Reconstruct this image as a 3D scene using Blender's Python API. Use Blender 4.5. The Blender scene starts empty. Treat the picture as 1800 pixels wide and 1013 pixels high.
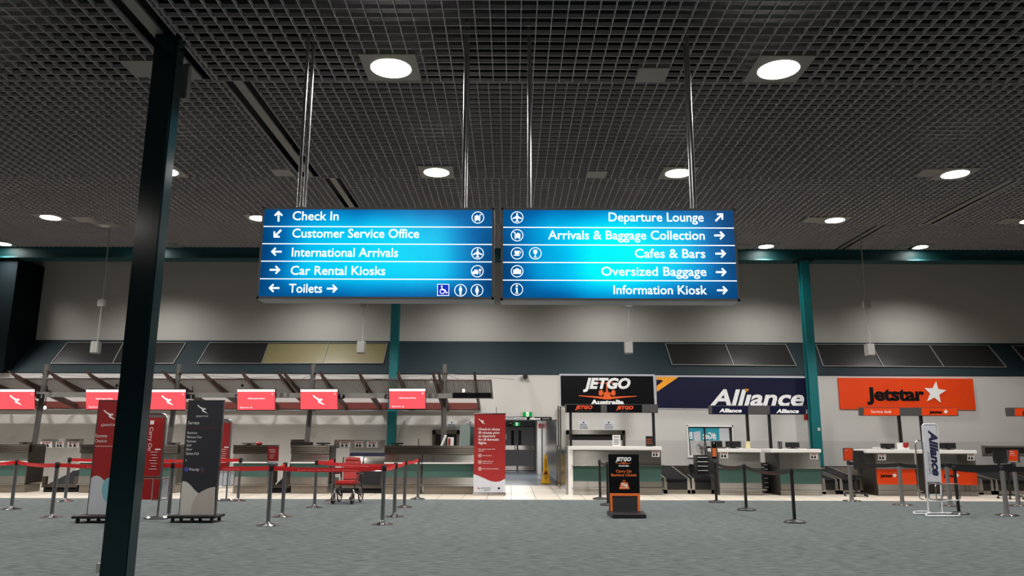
import bpy, bmesh, math, random
from mathutils import Vector, Matrix
random.seed(7)
C = bpy.context.scene.collection
SC = bpy.context.scene
R = math.radians

# ------------------------------------------------------------------ camera
F_PX, PITCH, ROLL, CAM_H = 1339.0, R(11.3), R(0.2), 1.4
cam_d = bpy.data.cameras.new('camera'); cam = bpy.data.objects.new('camera', cam_d); C.objects.link(cam)
cam_d.sensor_width = 36.0; cam_d.lens = 36.0 * F_PX / 1800.0; cam_d.clip_end = 200
cam.matrix_world = Matrix.Translation((0, 0, CAM_H)) @ Matrix.Rotation(R(90) + PITCH, 4, 'X') @ Matrix.Rotation(ROLL, 4, 'Z')
SC.camera = cam

# ------------------------------------------------------------------ world, exposure
w = bpy.data.worlds.new('world'); SC.world = w; w.use_nodes = True
w.node_tree.nodes['Background'].inputs[0].default_value = (.55, .6, .65, 1)
w.node_tree.nodes['Background'].inputs[1].default_value = .015
SC.view_settings.view_transform = 'Standard'; SC.view_settings.look = 'None'
SC.view_settings.gamma = 1; SC.view_settings.use_curve_mapping = False
SC.view_settings.exposure = 0.0
SPOT_W = 1000.0        # downlight power
BEAM = {1: (148, .15, .7), 2: (134, .45, .85), 3: (138, .25, 1.15), 4: (126, 1.0, .7), 0: (128, .6, .9)}   # cone, softness, share per ceiling bay
LAMP_E = 30.0           # brightness of the lamp faces

# ------------------------------------------------------------------ pixel -> place helpers
SP, CP = math.sin(PITCH), math.cos(PITCH)
def ray(x, y):
    a, b = x - 900.0, y - 506.5
    u = a * math.cos(ROLL) + b * math.sin(ROLL); v = -a * math.sin(ROLL) + b * math.cos(ROLL)
    dx, dy = u / F_PX, -v / F_PX
    return Vector((dx, CP - dy * SP, SP + dy * CP))
CAMP = Vector((0, 0, CAM_H))
def at(x, y, Y):
    d = ray(x, y); return CAMP + d * (Y / d.y)
def gnd(x, y, z=0.0):
    d = ray(x, y); return CAMP + d * ((z - CAM_H) / d.z)
def onz(x, y, z):
    return gnd(x, y, z)
def on_plane(x, y, p, n):
    d = ray(x, y); return CAMP + d * ((p - CAMP).dot(n) / d.dot(n))

# ------------------------------------------------------------------ materials
def lin(h):
    if isinstance(h, str):
        h = h.lstrip('#'); c = [int(h[i:i + 2], 16) / 255 for i in (0, 2, 4)]
    else:
        c = [v / 255 for v in h]
    return tuple(v / 12.92 if v <= .04045 else ((v + .055) / 1.055) ** 2.4 for v in c) + (1,)
MATS = {}
def mat(name, col, rough=.5, metal=0.0, vary=.06, scale=8.0, bump=0.0, spec=.5, stretch=None, alpha=1.0):
    if name in MATS: return MATS[name]
    m = bpy.data.materials.new(name); m.use_nodes = True; MATS[name] = m
    nt = m.node_tree; b = nt.nodes['Principled BSDF']
    b.inputs['Roughness'].default_value = rough; b.inputs['Metallic'].default_value = metal
    b.inputs['Specular IOR Level'].default_value = spec; b.inputs['Alpha'].default_value = alpha
    tc = nt.nodes.new('ShaderNodeTexCoord'); mp = nt.nodes.new('ShaderNodeMapping')
    nz = nt.nodes.new('ShaderNodeTexNoise'); rp = nt.nodes.new('ShaderNodeMix'); rp.data_type = 'RGBA'
    nt.links.new(tc.outputs['Object'], mp.inputs['Vector']); nt.links.new(mp.outputs['Vector'], nz.inputs['Vector'])
    if stretch: mp.inputs['Scale'].default_value = stretch
    nz.inputs['Scale'].default_value = scale; nz.inputs['Detail'].default_value = 3
    c = lin(col)
    rp.inputs['A'].default_value = tuple(v * (1 - vary) for v in c[:3]) + (1,)
    rp.inputs['B'].default_value = tuple(min(1, v * (1 + vary)) for v in c[:3]) + (1,)
    nt.links.new(nz.outputs['Fac'], rp.inputs['Factor']); nt.links.new(rp.outputs['Result'], b.inputs['Base Color'])
    if bump:
        bp = nt.nodes.new('ShaderNodeBump'); bp.inputs['Strength'].default_value = bump; bp.inputs['Distance'].default_value = .01
        nt.links.new(nz.outputs['Fac'], bp.inputs['Height']); nt.links.new(bp.outputs['Normal'], b.inputs['Normal'])
    return m
def glow(name, col, strength=1.0):
    if name in MATS: return MATS[name]
    m = bpy.data.materials.new(name); m.use_nodes = True; MATS[name] = m
    b = m.node_tree.nodes['Principled BSDF']
    b.inputs['Base Color'].default_value = tuple(v * .3 for v in lin(col)[:3]) + (1,)
    b.inputs['Emission Color'].default_value = lin(col); b.inputs['Emission Strength'].default_value = strength
    b.inputs['Roughness'].default_value = .3
    return m

M_GRID = mat('grey_grid_paint', (182, 177, 178), .6)
M_DECK = mat('black_plenum', (14, 14, 16), .9)
M_PEND = mat('pale_speaker_plastic', (140, 138, 134), .5)
M_STRIP = mat('grey_strip_paint', (128, 128, 122), .5)
M_PLATE = mat('grey_ceiling_plate', (138, 136, 128), .5)
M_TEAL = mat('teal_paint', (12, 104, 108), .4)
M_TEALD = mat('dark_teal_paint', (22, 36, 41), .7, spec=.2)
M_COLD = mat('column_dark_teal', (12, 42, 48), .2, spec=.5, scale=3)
M_WALL = mat('white_wall_paint', (194, 192, 188), .75, vary=.02, scale=1.5)
M_WALLU = mat('upper_wall_panel', (176, 174, 168), .75, vary=.03, scale=1.0)
M_DADO = mat('grey_wall_sheet', (182, 180, 177), .6, vary=.02)
M_STEEL = mat('brushed_stainless', (168, 164, 157), .2, 1.0, vary=.15, scale=3, stretch=(1, 1, 30))
M_STEELD = mat('dark_stainless', (82, 76, 69), .42, .9, vary=.12, scale=3, stretch=(1, 1, 30))
for _m in (M_STEEL, M_STEELD):               # brushed along the width, so lamps smear into upright streaks
    _b = _m.node_tree.nodes['Principled BSDF']; _b.inputs['Anisotropic'].default_value = 1.0
    _t = _m.node_tree.nodes.new('ShaderNodeCombineXYZ'); _t.inputs[2].default_value = 1.0; _t.inputs[0].default_value = .02
    _m.node_tree.links.new(_t.outputs[0], _b.inputs['Tangent'])
M_CHROME = mat('chrome', (200, 200, 200), .15, 1.0, vary=.02)
M_POST = mat('satin_silver_post', (150, 152, 155), .28, 1.0, vary=.03)
M_POSTG = mat('grey_post', (118, 116, 114), .45, .3, vary=.03)
M_BLACK = mat('black_plastic', (18, 18, 20), .45)
M_BLACKM = mat('black_matte', (10, 10, 12), .8)
M_WHITE = mat('white_laminate', (225, 223, 220), .4, vary=.02)
M_OFFW = mat('off_white_plastic', (190, 188, 182), .5)
M_GREEN = mat('green_glass_panel', (66, 94, 87), .25, vary=.05)
M_RED = mat('red_print', (150, 24, 22), .5, vary=.04)
M_REDB = mat('red_belt', (205, 20, 24), .6, vary=.05)
M_REDV = mat('red_vinyl', (170, 40, 38), .4, vary=.08)
M_CHAR = mat('charcoal_print', (38, 39, 46), .5)
M_NAVY = mat('navy_sign', (14, 17, 48), .45, spec=.25)
M_BSIGN = mat('black_sign', (7, 7, 11), .35, spec=.25)
M_ORANGE = mat('orange_sign', (226, 66, 8), .5, vary=.03, spec=.3)
M_ORPR = mat('orange_print', (222, 110, 44), .5)
M_AMBER = mat('amber_print', (240, 160, 30), .5)
M_LETW = mat('white_lettering', (235, 235, 235), .5, vary=.01)
M_LETG = mat('grey_lettering', (180, 178, 176), .5, vary=.01)
M_LETK = mat('black_lettering', (8, 7, 8), .5, vary=.01, spec=.2)
M_LETN = mat('navy_lettering', (24, 24, 60), .5, vary=.01)
M_LGREY = mat('light_grey_print', (196, 198, 204), .5, vary=.02)
M_BEIGE = mat('beige_print', (182, 174, 166), .5, vary=.02)
M_CREAM = mat('cream_print', (200, 198, 190), .5, vary=.02)
M_CYANP = mat('pale_cyan_print', (120, 178, 190), .5, vary=.02)
M_BROWN = mat('brown_rafter_paint', (66, 42, 40), .45)
M_BROWNR = mat('redbrown_fascia_paint', (110, 48, 42), .5)
M_BEAM = mat('grey_beam_paint', (118, 116, 112), .5)
M_YEL = mat('yellow_plastic', (240, 180, 20), .45)
M_DARKGL = mat('dark_glass', (34, 34, 34), .3, spec=.3)
M_LITGL = mat('painted_lit_glass', (108, 102, 68), .4)  # yellow light of the room behind, put into the pane colour
M_DGLASS = mat('dark_green_glass', (48, 66, 66), .12, spec=.6)
M_DOOR = mat('grey_door_paint', (112, 110, 114), .5)
M_VINYL = mat('blue_grey_vinyl', (96, 104, 112), .3)
M_TURQ = mat('turquoise_mural', (30, 150, 172), .6, vary=.1, scale=3, stretch=(.2, 1, 12))
M_KICK = mat('beige_kickplate', (140, 132, 120), .4, .6)
M_BELT = mat('black_conveyor_belt', (22, 22, 24), .7, spec=.1)
M_PURP = mat('purple_grey_band', (96, 96, 140), .5)
M_FGLASS = mat('frosted_glass', (128, 142, 138), .3)
M_CHALK = mat('chalkboard', (34, 34, 38), .7)

G_LAMP = glow('lamp_white', (255, 246, 238), LAMP_E)
G_TEXT = glow('backlit_white', (255, 255, 255), 1.25)
G_BLUE = glow('backlit_royal_blue', (20, 50, 200), .9)
G_SCR = glow('screen_red', (246, 84, 92), .95)
G_SCRW = glow('screen_white', (255, 255, 255), 1.15)
G_EXIT = glow('exit_green', (0, 150, 50), .8)
G_EXITW = glow('exit_white', (240, 255, 245), 1.0)

def carpet_mat():
    m = mat('blue_grey_carpet', (85, 91, 91), .9, vary=.16, scale=5.0, bump=.3, stretch=(1.0, 3.2, 1), spec=.15)
    nt = m.node_tree; b = nt.nodes['Principled BSDF']
    src = b.inputs['Base Color'].links[0].from_socket
    n2 = nt.nodes.new('ShaderNodeTexNoise'); n2.inputs['Scale'].default_value = 14; n2.inputs['Detail'].default_value = 4
    tc = nt.nodes.new('ShaderNodeTexCoord'); mp = nt.nodes.new('ShaderNodeMapping'); mp.inputs['Scale'].default_value = (.38, 1.3, 1)
    nt.links.new(tc.outputs['Object'], mp.inputs['Vector']); nt.links.new(mp.outputs['Vector'], n2.inputs['Vector'])
    r = nt.nodes.new('ShaderNodeMapRange'); r.inputs['From Min'].default_value = .33; r.inputs['From Max'].default_value = .67
    r.inputs['To Min'].default_value = .64; r.inputs['To Max'].default_value = 1.36
    nt.links.new(n2.outputs['Fac'], r.inputs['Value'])
    mx = nt.nodes.new('ShaderNodeMix'); mx.data_type = 'RGBA'; mx.blend_type = 'MULTIPLY'; mx.inputs['Factor'].default_value = 1
    nt.links.new(src, mx.inputs['A']); nt.links.new(r.outputs['Result'], mx.inputs['B'])
    nt.links.new(mx.outputs['Result'], b.inputs['Base Color'])
    return m
M_CARPET = carpet_mat()
def tile_mat():
    m = bpy.data.materials.new('cream_floor_tiles'); m.use_nodes = True
    nt = m.node_tree; b = nt.nodes['Principled BSDF']; b.inputs['Roughness'].default_value = .35
    tc = nt.nodes.new('ShaderNodeTexCoord'); br = nt.nodes.new('ShaderNodeTexBrick')
    br.offset = 0; br.inputs['Scale'].default_value = 1; br.inputs['Brick Width'].default_value = .6; br.inputs['Row Height'].default_value = .6
    br.inputs['Mortar Size'].default_value = .012
    br.inputs['Color1'].default_value = lin((206, 196, 182)); br.inputs['Color2'].default_value = lin((196, 187, 174)); br.inputs['Mortar'].default_value = lin((128, 120, 112))
    nt.links.new(tc.outputs['Object'], br.inputs['Vector']); nt.links.new(br.outputs['Color'], b.inputs['Base Color'])
    return m
M_TILE = tile_mat()
def perforated_mat():
    m = bpy.data.materials.new('perforated_sheet'); m.use_nodes = True
    nt = m.node_tree; b = nt.nodes['Principled BSDF']
    b.inputs['Base Color'].default_value = lin((118, 114, 112)); b.inputs['Roughness'].default_value = .6
    tc = nt.nodes.new('ShaderNodeTexCoord'); wv = nt.nodes.new('ShaderNodeTexWave'); wv.inputs['Scale'].default_value = 6
    nt.links.new(tc.outputs['Object'], wv.inputs['Vector'])
    r = nt.nodes.new('ShaderNodeMapRange'); r.inputs['To Min'].default_value = .5; r.inputs['To Max'].default_value = .8
    nt.links.new(wv.outputs['Fac'], r.inputs['Value']); nt.links.new(r.outputs['Result'], b.inputs['Alpha'])
    return m
M_PERF = perforated_mat()
def lightbox_mat(name, hot):
    # back-lit acrylic: tubes behind it light it unevenly
    m = bpy.data.materials.new(name); m.use_nodes = True; nt = m.node_tree; b = nt.nodes['Principled BSDF']
    L = nt.links.new; N = nt.nodes.new
    tc = N('ShaderNodeTexCoord'); sx = N('ShaderNodeSeparateXYZ'); L(tc.outputs['Generated'], sx.inputs[0])
    def mth(op, a, bb=None, c=None):
        n = N('ShaderNodeMath'); n.operation = op
        for i, v in enumerate((a, bb, c)):
            if v is None: continue
            if isinstance(v, (int, float)): n.inputs[i].default_value = v
            else: L(v, n.inputs[i])
        return n.outputs[0]
    def sm(v, a, bb, o0=0., o1=1.):
        n = N('ShaderNodeMapRange'); n.interpolation_type = 'SMOOTHSTEP'
        n.inputs['From Min'].default_value = a; n.inputs['From Max'].default_value = bb
        n.inputs['To Min'].default_value = o0; n.inputs['To Max'].default_value = o1
        L(v, n.inputs['Value']); return n.outputs[0]
    u, v = sx.outputs['X'], sx.outputs['Z']
    eu = mth('MULTIPLY', sm(u, -.02, .22), sm(u, 1.03, .74))
    ev = mth('MULTIPLY', sm(v, -.1, .3), sm(v, 1.18, .74))
    base = mth('MULTIPLY', eu, ev)
    du = mth('MULTIPLY', mth('SUBTRACT', u, hot[0]), 1 / hot[2]); dv = mth('MULTIPLY', mth('SUBTRACT', v, hot[1]), 1 / hot[3])
    g = mth('EXPONENT', mth('MULTIPLY', mth('ADD', mth('MULTIPLY', du, du), mth('MULTIPLY', dv, dv)), -1.0))
    nz = N('ShaderNodeTexNoise'); nz.noise_dimensions = '4D'; nz.inputs['Scale'].default_value = 1.7; nz.inputs['Detail'].default_value = 1; nz.inputs['W'].default_value = hot[4]
    L(tc.outputs['Object'], nz.inputs['Vector'])
    val = mth('ADD', mth('ADD', mth('MULTIPLY', base, .6), mth('MULTIPLY', g, hot[5])), mth('MULTIPLY', mth('SUBTRACT', nz.outputs['Fac'], .5), .45))
    rp = N('ShaderNodeValToRGB'); L(val, rp.inputs[0]); cr = rp.color_ramp
    cr.elements[0].position = 0.0; cr.elements[0].color = lin((0, 62, 116))
    cr.elements[1].position = 1.0; cr.elements[1].color = lin(hot[6])
    for p, c in ((.25, (0, 104, 172)), (.5, (0, 152, 214)), (.75, (0, 200, 245))):
        e = cr.elements.new(p); e.color = lin(c)
    L(rp.outputs[0], b.inputs['Emission Color']); b.inputs['Emission Strength'].default_value = 1.0
    b.inputs['Base Color'].default_value = (0, .05, .1, 1); b.inputs['Roughness'].default_value = .3
    return m

# ------------------------------------------------------------------ mesh helpers
WORLD = {}
class MB:
    def __init__(s): s.v = []; s.f = []; s.marks = []
    def add(s, vs, fs):
        n = len(s.v); s.v += [Vector(p) for p in vs]; s.f += [tuple(i + n for i in f) for f in fs]; return s
    def box(s, x0, x1, y0, y1, z0, z1):
        return s.add([(x, y, z) for z in (z0, z1) for y in (y0, y1) for x in (x0, x1)],
                     [(0, 2, 3, 1), (4, 5, 7, 6), (0, 1, 5, 4), (2, 6, 7, 3), (0, 4, 6, 2), (1, 3, 7, 5)])
    def bar(s, p0, p1, w, h, up=(0, 0, 1)):
        p0, p1 = Vector(p0), Vector(p1); d = (p1 - p0).normalized(); u = Vector(up)
        if abs(d.dot(u)) > .98: u = Vector((0, 1, 0))
        r = d.cross(u).normalized(); u = r.cross(d)
        vs = [p + r * a * w / 2 + u * b * h / 2 for p in (p0, p1) for b in (-1, 1) for a in (-1, 1)]
        return s.add(vs, [(0, 1, 3, 2), (4, 6, 7, 5), (0, 4, 5, 1), (2, 3, 7, 6), (0, 2, 6, 4), (1, 5, 7, 3)])
    def tube(s, pts, r, n=10, closed=False):
        pts = [Vector(p) for p in pts]; k = len(pts); rings = []
        prev = None
        for i, p in enumerate(pts):
            if closed: d = pts[(i + 1) % k] - pts[i - 1]
            else: d = pts[min(i + 1, k - 1)] - pts[max(i - 1, 0)]
            d.normalize()
            if prev is None:
                a = Vector((0, 0, 1)) if abs(d.z) < .9 else Vector((0, 1, 0))
                a = (a - d * a.dot(d)).normalized()
            else:
                a = (prev - d * prev.dot(d)).normalized()
            prev = a; b = d.cross(a)
            rr = r[i] if isinstance(r, (list, tuple)) else r
            rings.append([p + (a * math.cos(2 * math.pi * j / n) + b * math.sin(2 * math.pi * j / n)) * rr for j in range(n)])
        vs = [q for ring in rings for q in ring]; fs = []
        m = k if closed else k - 1
        for i in range(m):
            for j in range(n):
                A, B = i * n, ((i + 1) % k) * n
                fs.append((A + j, A + (j + 1) % n, B + (j + 1) % n, B + j))
        if not closed:
            fs.append(tuple(reversed(range(n)))); fs.append(tuple(range((k - 1) * n, k * n)))
        return s.add(vs, fs)
    def lathe(s, prof, c=(0, 0, 0), n=24, cap=True):
        c = Vector(c); k = len(prof)
        vs = [c + Vector((r * math.cos(2 * math.pi * j / n), r * math.sin(2 * math.pi * j / n), z)) for r, z in prof for j in range(n)]
        fs = [(i * n + j, i * n + (j + 1) % n, (i + 1) * n + (j + 1) % n, (i + 1) * n + j) for i in range(k - 1) for j in range(n)]
        if cap: fs += [tuple(reversed(range(n))), tuple(range((k - 1) * n, k * n))]
        return s.add(vs, fs)
    def prism(s, pts, off):
        off = Vector(off); n = len(pts)
        vs = [Vector(p) for p in pts] + [Vector(p) + off for p in pts]
        fs = [tuple(range(n)), tuple(reversed(range(n, 2 * n)))] + [(i, i + n, (i + 1) % n + n, (i + 1) % n) for i in range(n)]
        return s.add(vs, fs)
    def px(s, pts, Y, th=.004):          # an outline given in photo pixels, standing at depth Y, th thick
        return s.prism([at(x, y, Y) for x, y in pts], (0, th, 0))
    def build(s, name, m, parent=None, bevel=0.0, smooth=False):
        cuts = sorted({0, len(s.v), *(k for k in s.marks)})
        if s.marks and len(cuts) > 2:               # each line of lettering becomes a part of its own
            first = None
            for a, c in zip(cuts, cuts[1:]):
                q = MB(); q.v = s.v[a:c]; q.f = [tuple(i - a for i in f) for f in s.f if a <= f[0] < c]
                if q.f:
                    o = q.build(name, m, parent, bevel, smooth); first = first or o
            return first
        vs = s.v
        if parent is not None and parent.name in WORLD:
            inv = WORLD[parent.name].inverted(); vs = [inv @ p for p in vs]
        me = bpy.data.meshes.new(name); me.from_pydata([tuple(p) for p in vs], [], s.f); me.update()
        bm = bmesh.new(); bm.from_mesh(me)
        bmesh.ops.recalc_face_normals(bm, faces=bm.faces)
        if bevel: bmesh.ops.bevel(bm, geom=bm.edges[:], offset=bevel, segments=2, affect='EDGES', clamp_overlap=True)
        bm.to_mesh(me); bm.free()
        if smooth:
            for p in me.polygons: p.use_smooth = True
            try: me.set_sharp_from_angle(angle=R(40))
            except Exception: pass
        me.materials.append(m)
        o = bpy.data.objects.new(name, me); C.objects.link(o)
        if parent is not None:
            o.parent = parent
            if parent.name in WORLD: WORLD[o.name] = WORLD[parent.name]
        return o

def tag(o, label=None, cat=None, group=None, kind=None):
    if label: o['label'] = label
    if cat: o['category'] = cat
    if group: o['group'] = group
    if kind: o['kind'] = kind
    return o
def thing(name, label, cat, loc=(0, 0, 0), rotz=0.0, group=None):
    o = bpy.data.objects.new(name, None); C.objects.link(o); o.empty_display_size = .1
    o.location = loc; o.rotation_euler = (0, 0, rotz)
    WORLD[o.name] = Matrix.Translation(Vector(loc)) @ Matrix.Rotation(rotz, 4, 'Z')
    return tag(o, label, cat, group)
def struct(name, b, m, parent=None, **k):
    o = b.build(name, m, parent, **k)
    if parent is None: o['kind'] = 'structure'
    return o
def sroot(name, loc=(0, 0, 0)):
    o = bpy.data.objects.new(name, None); C.objects.link(o); o.location = loc
    WORLD[o.name] = Matrix.Translation(Vector(loc)); o['kind'] = 'structure'; return o
def dup(root, loc, rotz=None, label=None):
    r = root.copy(); C.objects.link(r); r.location = loc
    if rotz is not None: r.rotation_euler = (0, 0, rotz)
    if label: r['label'] = label
    WORLD[r.name] = Matrix.Translation(Vector(loc)) @ Matrix.Rotation(r.rotation_euler.z, 4, 'Z')
    for ch in list(root.children):
        c = ch.copy(); C.objects.link(c); c.parent = r
        for g in ch.children:
            d = g.copy(); C.objects.link(d); d.parent = c
    return r

# lettering --------------------------------------------------------
TXT = {}
def text_geo(body, bold=0., shear=0., space=1.):
    key = (body, bold, shear, space)
    if key in TXT: return TXT[key]
    cu = bpy.data.curves.new('lettering_tmp', 'FONT'); cu.body = body; cu.size = 1; cu.offset = bold; cu.shear = shear
    cu.space_character = space; cu.resolution_u = 3; cu.fill_mode = 'BOTH'
    o = bpy.data.objects.new('lettering_tmp', cu); C.objects.link(o)
    dg = bpy.context.evaluated_depsgraph_get(); ev = o.evaluated_get(dg); me = ev.to_mesh()
    vs = [v.co.copy() for v in me.vertices]; fs = [tuple(p.vertices) for p in me.polygons]
    ev.to_mesh_clear(); bpy.data.objects.remove(o); bpy.data.curves.remove(cu)
    if not vs: vs = [Vector((0, 0, 0))]
    TXT[key] = (vs, fs, min(v.x for v in vs), max(v.x for v in vs)); return TXT[key]
CAPH = max(v.y for v in text_geo('H')[0])
def text(b, body, O, U, V, width, cap, bold=0., shear=0., space=1., align='L'):
    vs, fs, x0, x1 = text_geo(body, bold, shear, space)
    sy = cap / CAPH; sx = sy if width is None else width / max(x1 - x0, 1e-6)
    wd = (x1 - x0) * sx; sh = 0 if align == 'L' else (-wd if align == 'R' else -wd / 2)
    b.add([O + U * ((v.x - x0) * sx + sh) + V * (v.y * sy) for v in vs], fs); return b
UX, UZ = Vector((1, 0, 0)), Vector((0, 0, 1))
def tpx(b, body, x0, x1, yb, cap, Y, **k):   # a line of text from pixel x0 to x1 on baseline yb, standing at depth Y
    b.marks.append(len(b.v)); P = at(x0, yb, Y); Wd = None if x1 is None else at(x1, yb, Y).x - P.x
    return text(b, body, P, UX, UZ, Wd, at(x0, yb - cap, Y).z - P.z, **k)
def ring_px(b, cx, cy, r, wd, Y, n=28):
    if b.marks: b.marks.append(len(b.v))
    c = at(cx, cy, Y); k = at(cx + r, cy, Y).x - c.x; q = wd / r
    vs = []
    for i in range(n):
        a = 2 * math.pi * i / n; e = Vector((math.cos(a), 0, math.sin(a)))
        vs += [c + e * k, c + e * k * (1 - q)]
    b.add(vs, [(2 * i, (2 * i + 2) % (2 * n), (2 * i + 3) % (2 * n), 2 * i + 1) for i in range(n)]); return b
def disc_px(b, cx, cy, r, Y, n=20):
    return b.px([(cx + r * math.cos(2 * math.pi * i / n), cy + r * math.sin(2 * math.pi * i / n)) for i in range(n)], Y, .002)
ROO = [(232, 185), (250, 190), (275, 215), (310, 230), (325, 242), (340, 232), (358, 240), (362, 250), (345, 260), (334, 264), (328, 274),
       (355, 287), (390, 317), (370, 312), (340, 298), (315, 290), (300, 275), (305, 260), (290, 245), (262, 225), (240, 205)]
def roo_px(b, cx, cy, w, Y):
    k = w / 158.0; return b.px([(cx + (x - 311) * k, cy + (y - 251) * k) for x, y in ROO], Y, .002)

# ================================================================== SETTING
H1 = 4.26                                    # first ceiling bay above the eye
BAYZ = [CAM_H + H1 * (1 + .1535 * i) for i in range(-1, 4)]
BAYY = [H1 * (.76 + 1.2525 * i) for i in range(-1, 5)]     # ends of the bays
Y_CARPET, Y_WALL, Y_UP = 18.9, 24.8, 25.95
Z_LOW = at(900, 657.5, Y_WALL).z; Z_UP = at(900, 599.5, Y_UP).z
XL, XR = -20.0, 20.0
struct('floor', MB().box(XL, XR, -6, Y_CARPET, -.1, 0), M_CARPET)
struct('floor_tiled', MB().box(XL, XR, Y_CARPET, Y_WALL + .02, -.1, -.001), M_TILE)
struct('floor_corridor', MB().box(-1.6, 2.4, Y_WALL + .02, 37, -.1, -.002), M_VINYL)

# stepped open cell ceiling
CELL = .159; BH = .048; BT = .0085
SLOT = {1: -3.83, 2: -3.87, 3: -3.93, 4: -3.95}; SLOTR = {1: 10.85, 2: 10.85, 3: 10.86, 4: 10.85}; SW = .20
for i in range(1, 5):
    z = BAYZ[i]; y0, y1 = BAYY[i], BAYY[i + 1]
    b = MB(); gaps = (SLOT[i], SLOTR[i])
    n = int((XR - XL) / CELL)
    for k in range(n + 1):
        x = XL + k * CELL + i * .05
        if any(abs(x - g) < SW - .01 for g in gaps): continue
        b.box(x - BT / 2, x + BT / 2, y0, y1, z, z + BH)
    for g in gaps:
        for sx in (-1, 1): b.box(g + sx * SW - BT / 2, g + sx * SW + BT / 2, y0, y1, z, z + BH)
    segs = [(XL, gaps[0] - SW), (gaps[0] + SW, gaps[1] - SW), (gaps[1] + SW, XR)]
    k = 0; yy = y1
    while yy > y0:
        for a, c in segs: b.box(a, c, yy - BT, yy, z + .0005, z + BH)
        yy -= CELL
    struct('ceiling_grid', b, M_GRID)
    s = MB()
    for g in gaps: s.box(g - .065, g + .065, y0, y1 + .0, z + .02, z + .05)
    struct('ceiling_strip', s, M_STRIP)
    struct('ceiling_deck', MB().box(XL, XR, y0, y1, z + .75, z + .8), M_DECK)
    struct('ceiling_riser', MB().box(XL, XR, y1 + .01, y1 + .03, z + .04, z + .78), M_DECK)
struct('ceiling', MB().box(XL, XR, -6, BAYY[1], BAYZ[0] + .05, BAYZ[0] + .15), M_DECK)
struct('ceiling_end', MB().box(XL, XR, BAYY[5], Y_UP + .3, BAYZ[4] + .02, BAYZ[4] + .1), M_DECK)

# walls
X_OPL, X_OPR, Z_OP = -1.0, 1.45, at(900, 738.5, Y_WALL).z
b = MB().box(XL, X_OPL, Y_WALL, Y_WALL + .15, 0, Z_LOW).box(X_OPR, XR, Y_WALL, Y_WALL + .15, 0, Z_LOW).box(X_OPL, X_OPR, Y_WALL, Y_WALL + .15, Z_OP, Z_LOW)
struct('wall_back', b, M_WALL)
struct('wall_upper', MB().box(XL, XR, Y_UP, Y_UP + .1, Z_UP - .05, BAYZ[4] + .1), M_WALLU)
b = MB()
for x in (345, 1383.5, 1747, 1100): 
    X = at(x, 560, Y_UP).x; b.box(X - .006, X + .006, Y_UP - .004, Y_UP + .02, Z_UP, BAYZ[4])
struct('trim_1', b, M_DADO)
struct('wall_slope', MB().prism([(XL, Y_WALL - .004, Z_LOW), (XL, Y_UP + .02, Z_UP), (XL, Y_UP + .02, Z_UP - .1), (XL, Y_WALL + .1, Z_LOW - .04), (XL, Y_WALL - .004, Z_LOW - .03)], (XR - XL, 0, 0)), M_TEALD)
zd = at(1300, 775, Y_WALL).z
struct('trim_2', MB().box(1.75, XR, Y_WALL - .012, Y_WALL, 0, zd), M_DADO)
struct('wall_left', MB().box(XL - .1, XL, -6, Y_UP, 0, 9), M_WALLU)
struct('wall_right', MB().box(XR, XR + .1, -6, Y_UP, 0, 9), M_WALLU)
struct('wall_front', MB().box(XL, XR, -6.1, -6, 0, 6), M_WALLU)
# beam and columns
struct('ceiling_beam', MB().box(XL, XR, 24.5, 24.8, at(900, 457.5, 24.6).z, BAYZ[4] + .1).box(XL, XR, 24.38, 24.92, at(900, 457.5, 24.6).z - .02, at(900, 457.5, 24.6).z + .02), mat('beam_teal', (20, 72, 76), .5))
zb = at(900, 457.5, 24.6).z
cr = at(1414.5, 470, 24.35)
b = MB().box(cr.x - .14, cr.x + .14, 24.32, 24.36, 0, zb).box(cr.x - .14, cr.x + .14, 24.56, 24.6, 0, zb).box(cr.x - .02, cr.x + .14, 24.36, 24.56, 0, zb)
t = tag(b.build('steel_column', M_TEAL), 'tall teal steel column between the navy and orange wall signs', 'column')
MB().box(cr.x - .3, cr.x + .3, 24.25, 24.6, zb - .05, zb).build('cap_plate', M_TEALD, t)
MB().box(cr.x + .02, cr.x + .09, 24.29, 24.32, 1.72, 1.82).build('switch_plate', M_OFFW, t)
cm = at(693, 600, 24.35)
t = tag(MB().box(cm.x - .13, cm.x + .13, 24.32, 24.36, 0, zb).box(cm.x - .13, cm.x + .13, 24.56, 24.6, 0, zb).box(cm.x - .05, cm.x + .05, 24.36, 24.56, 0, zb).build('steel_column', M_TEAL),
        'tall teal steel column behind the red check-in screens', 'column')
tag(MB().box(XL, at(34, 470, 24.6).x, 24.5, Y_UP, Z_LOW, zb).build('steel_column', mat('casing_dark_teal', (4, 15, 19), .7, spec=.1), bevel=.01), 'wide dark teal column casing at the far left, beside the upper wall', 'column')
# near column
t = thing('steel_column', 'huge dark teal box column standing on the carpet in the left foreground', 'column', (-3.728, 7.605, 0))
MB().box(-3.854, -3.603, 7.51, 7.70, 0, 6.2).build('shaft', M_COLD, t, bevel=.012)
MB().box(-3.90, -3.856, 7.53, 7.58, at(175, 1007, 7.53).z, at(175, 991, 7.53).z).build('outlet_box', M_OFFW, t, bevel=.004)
p0 = at(318, 176, 7.85); p1 = at(330, 116, 7.85)
t = thing('wall_speaker', 'slim grey speaker bracketed to the top of the near dark column', 'speaker', (p0.x, 7.85, p0.z))
MB().box(p0.x, p0.x + .075, 7.8, 7.9, p0.z, p1.z).build('cabinet', M_STRIP, t, bevel=.008)
MB().box(-3.60, p0.x + .02, 7.83, 7.86, p1.z - .06, p1.z + .02).build('bracket', M_BLACK, t)

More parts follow.
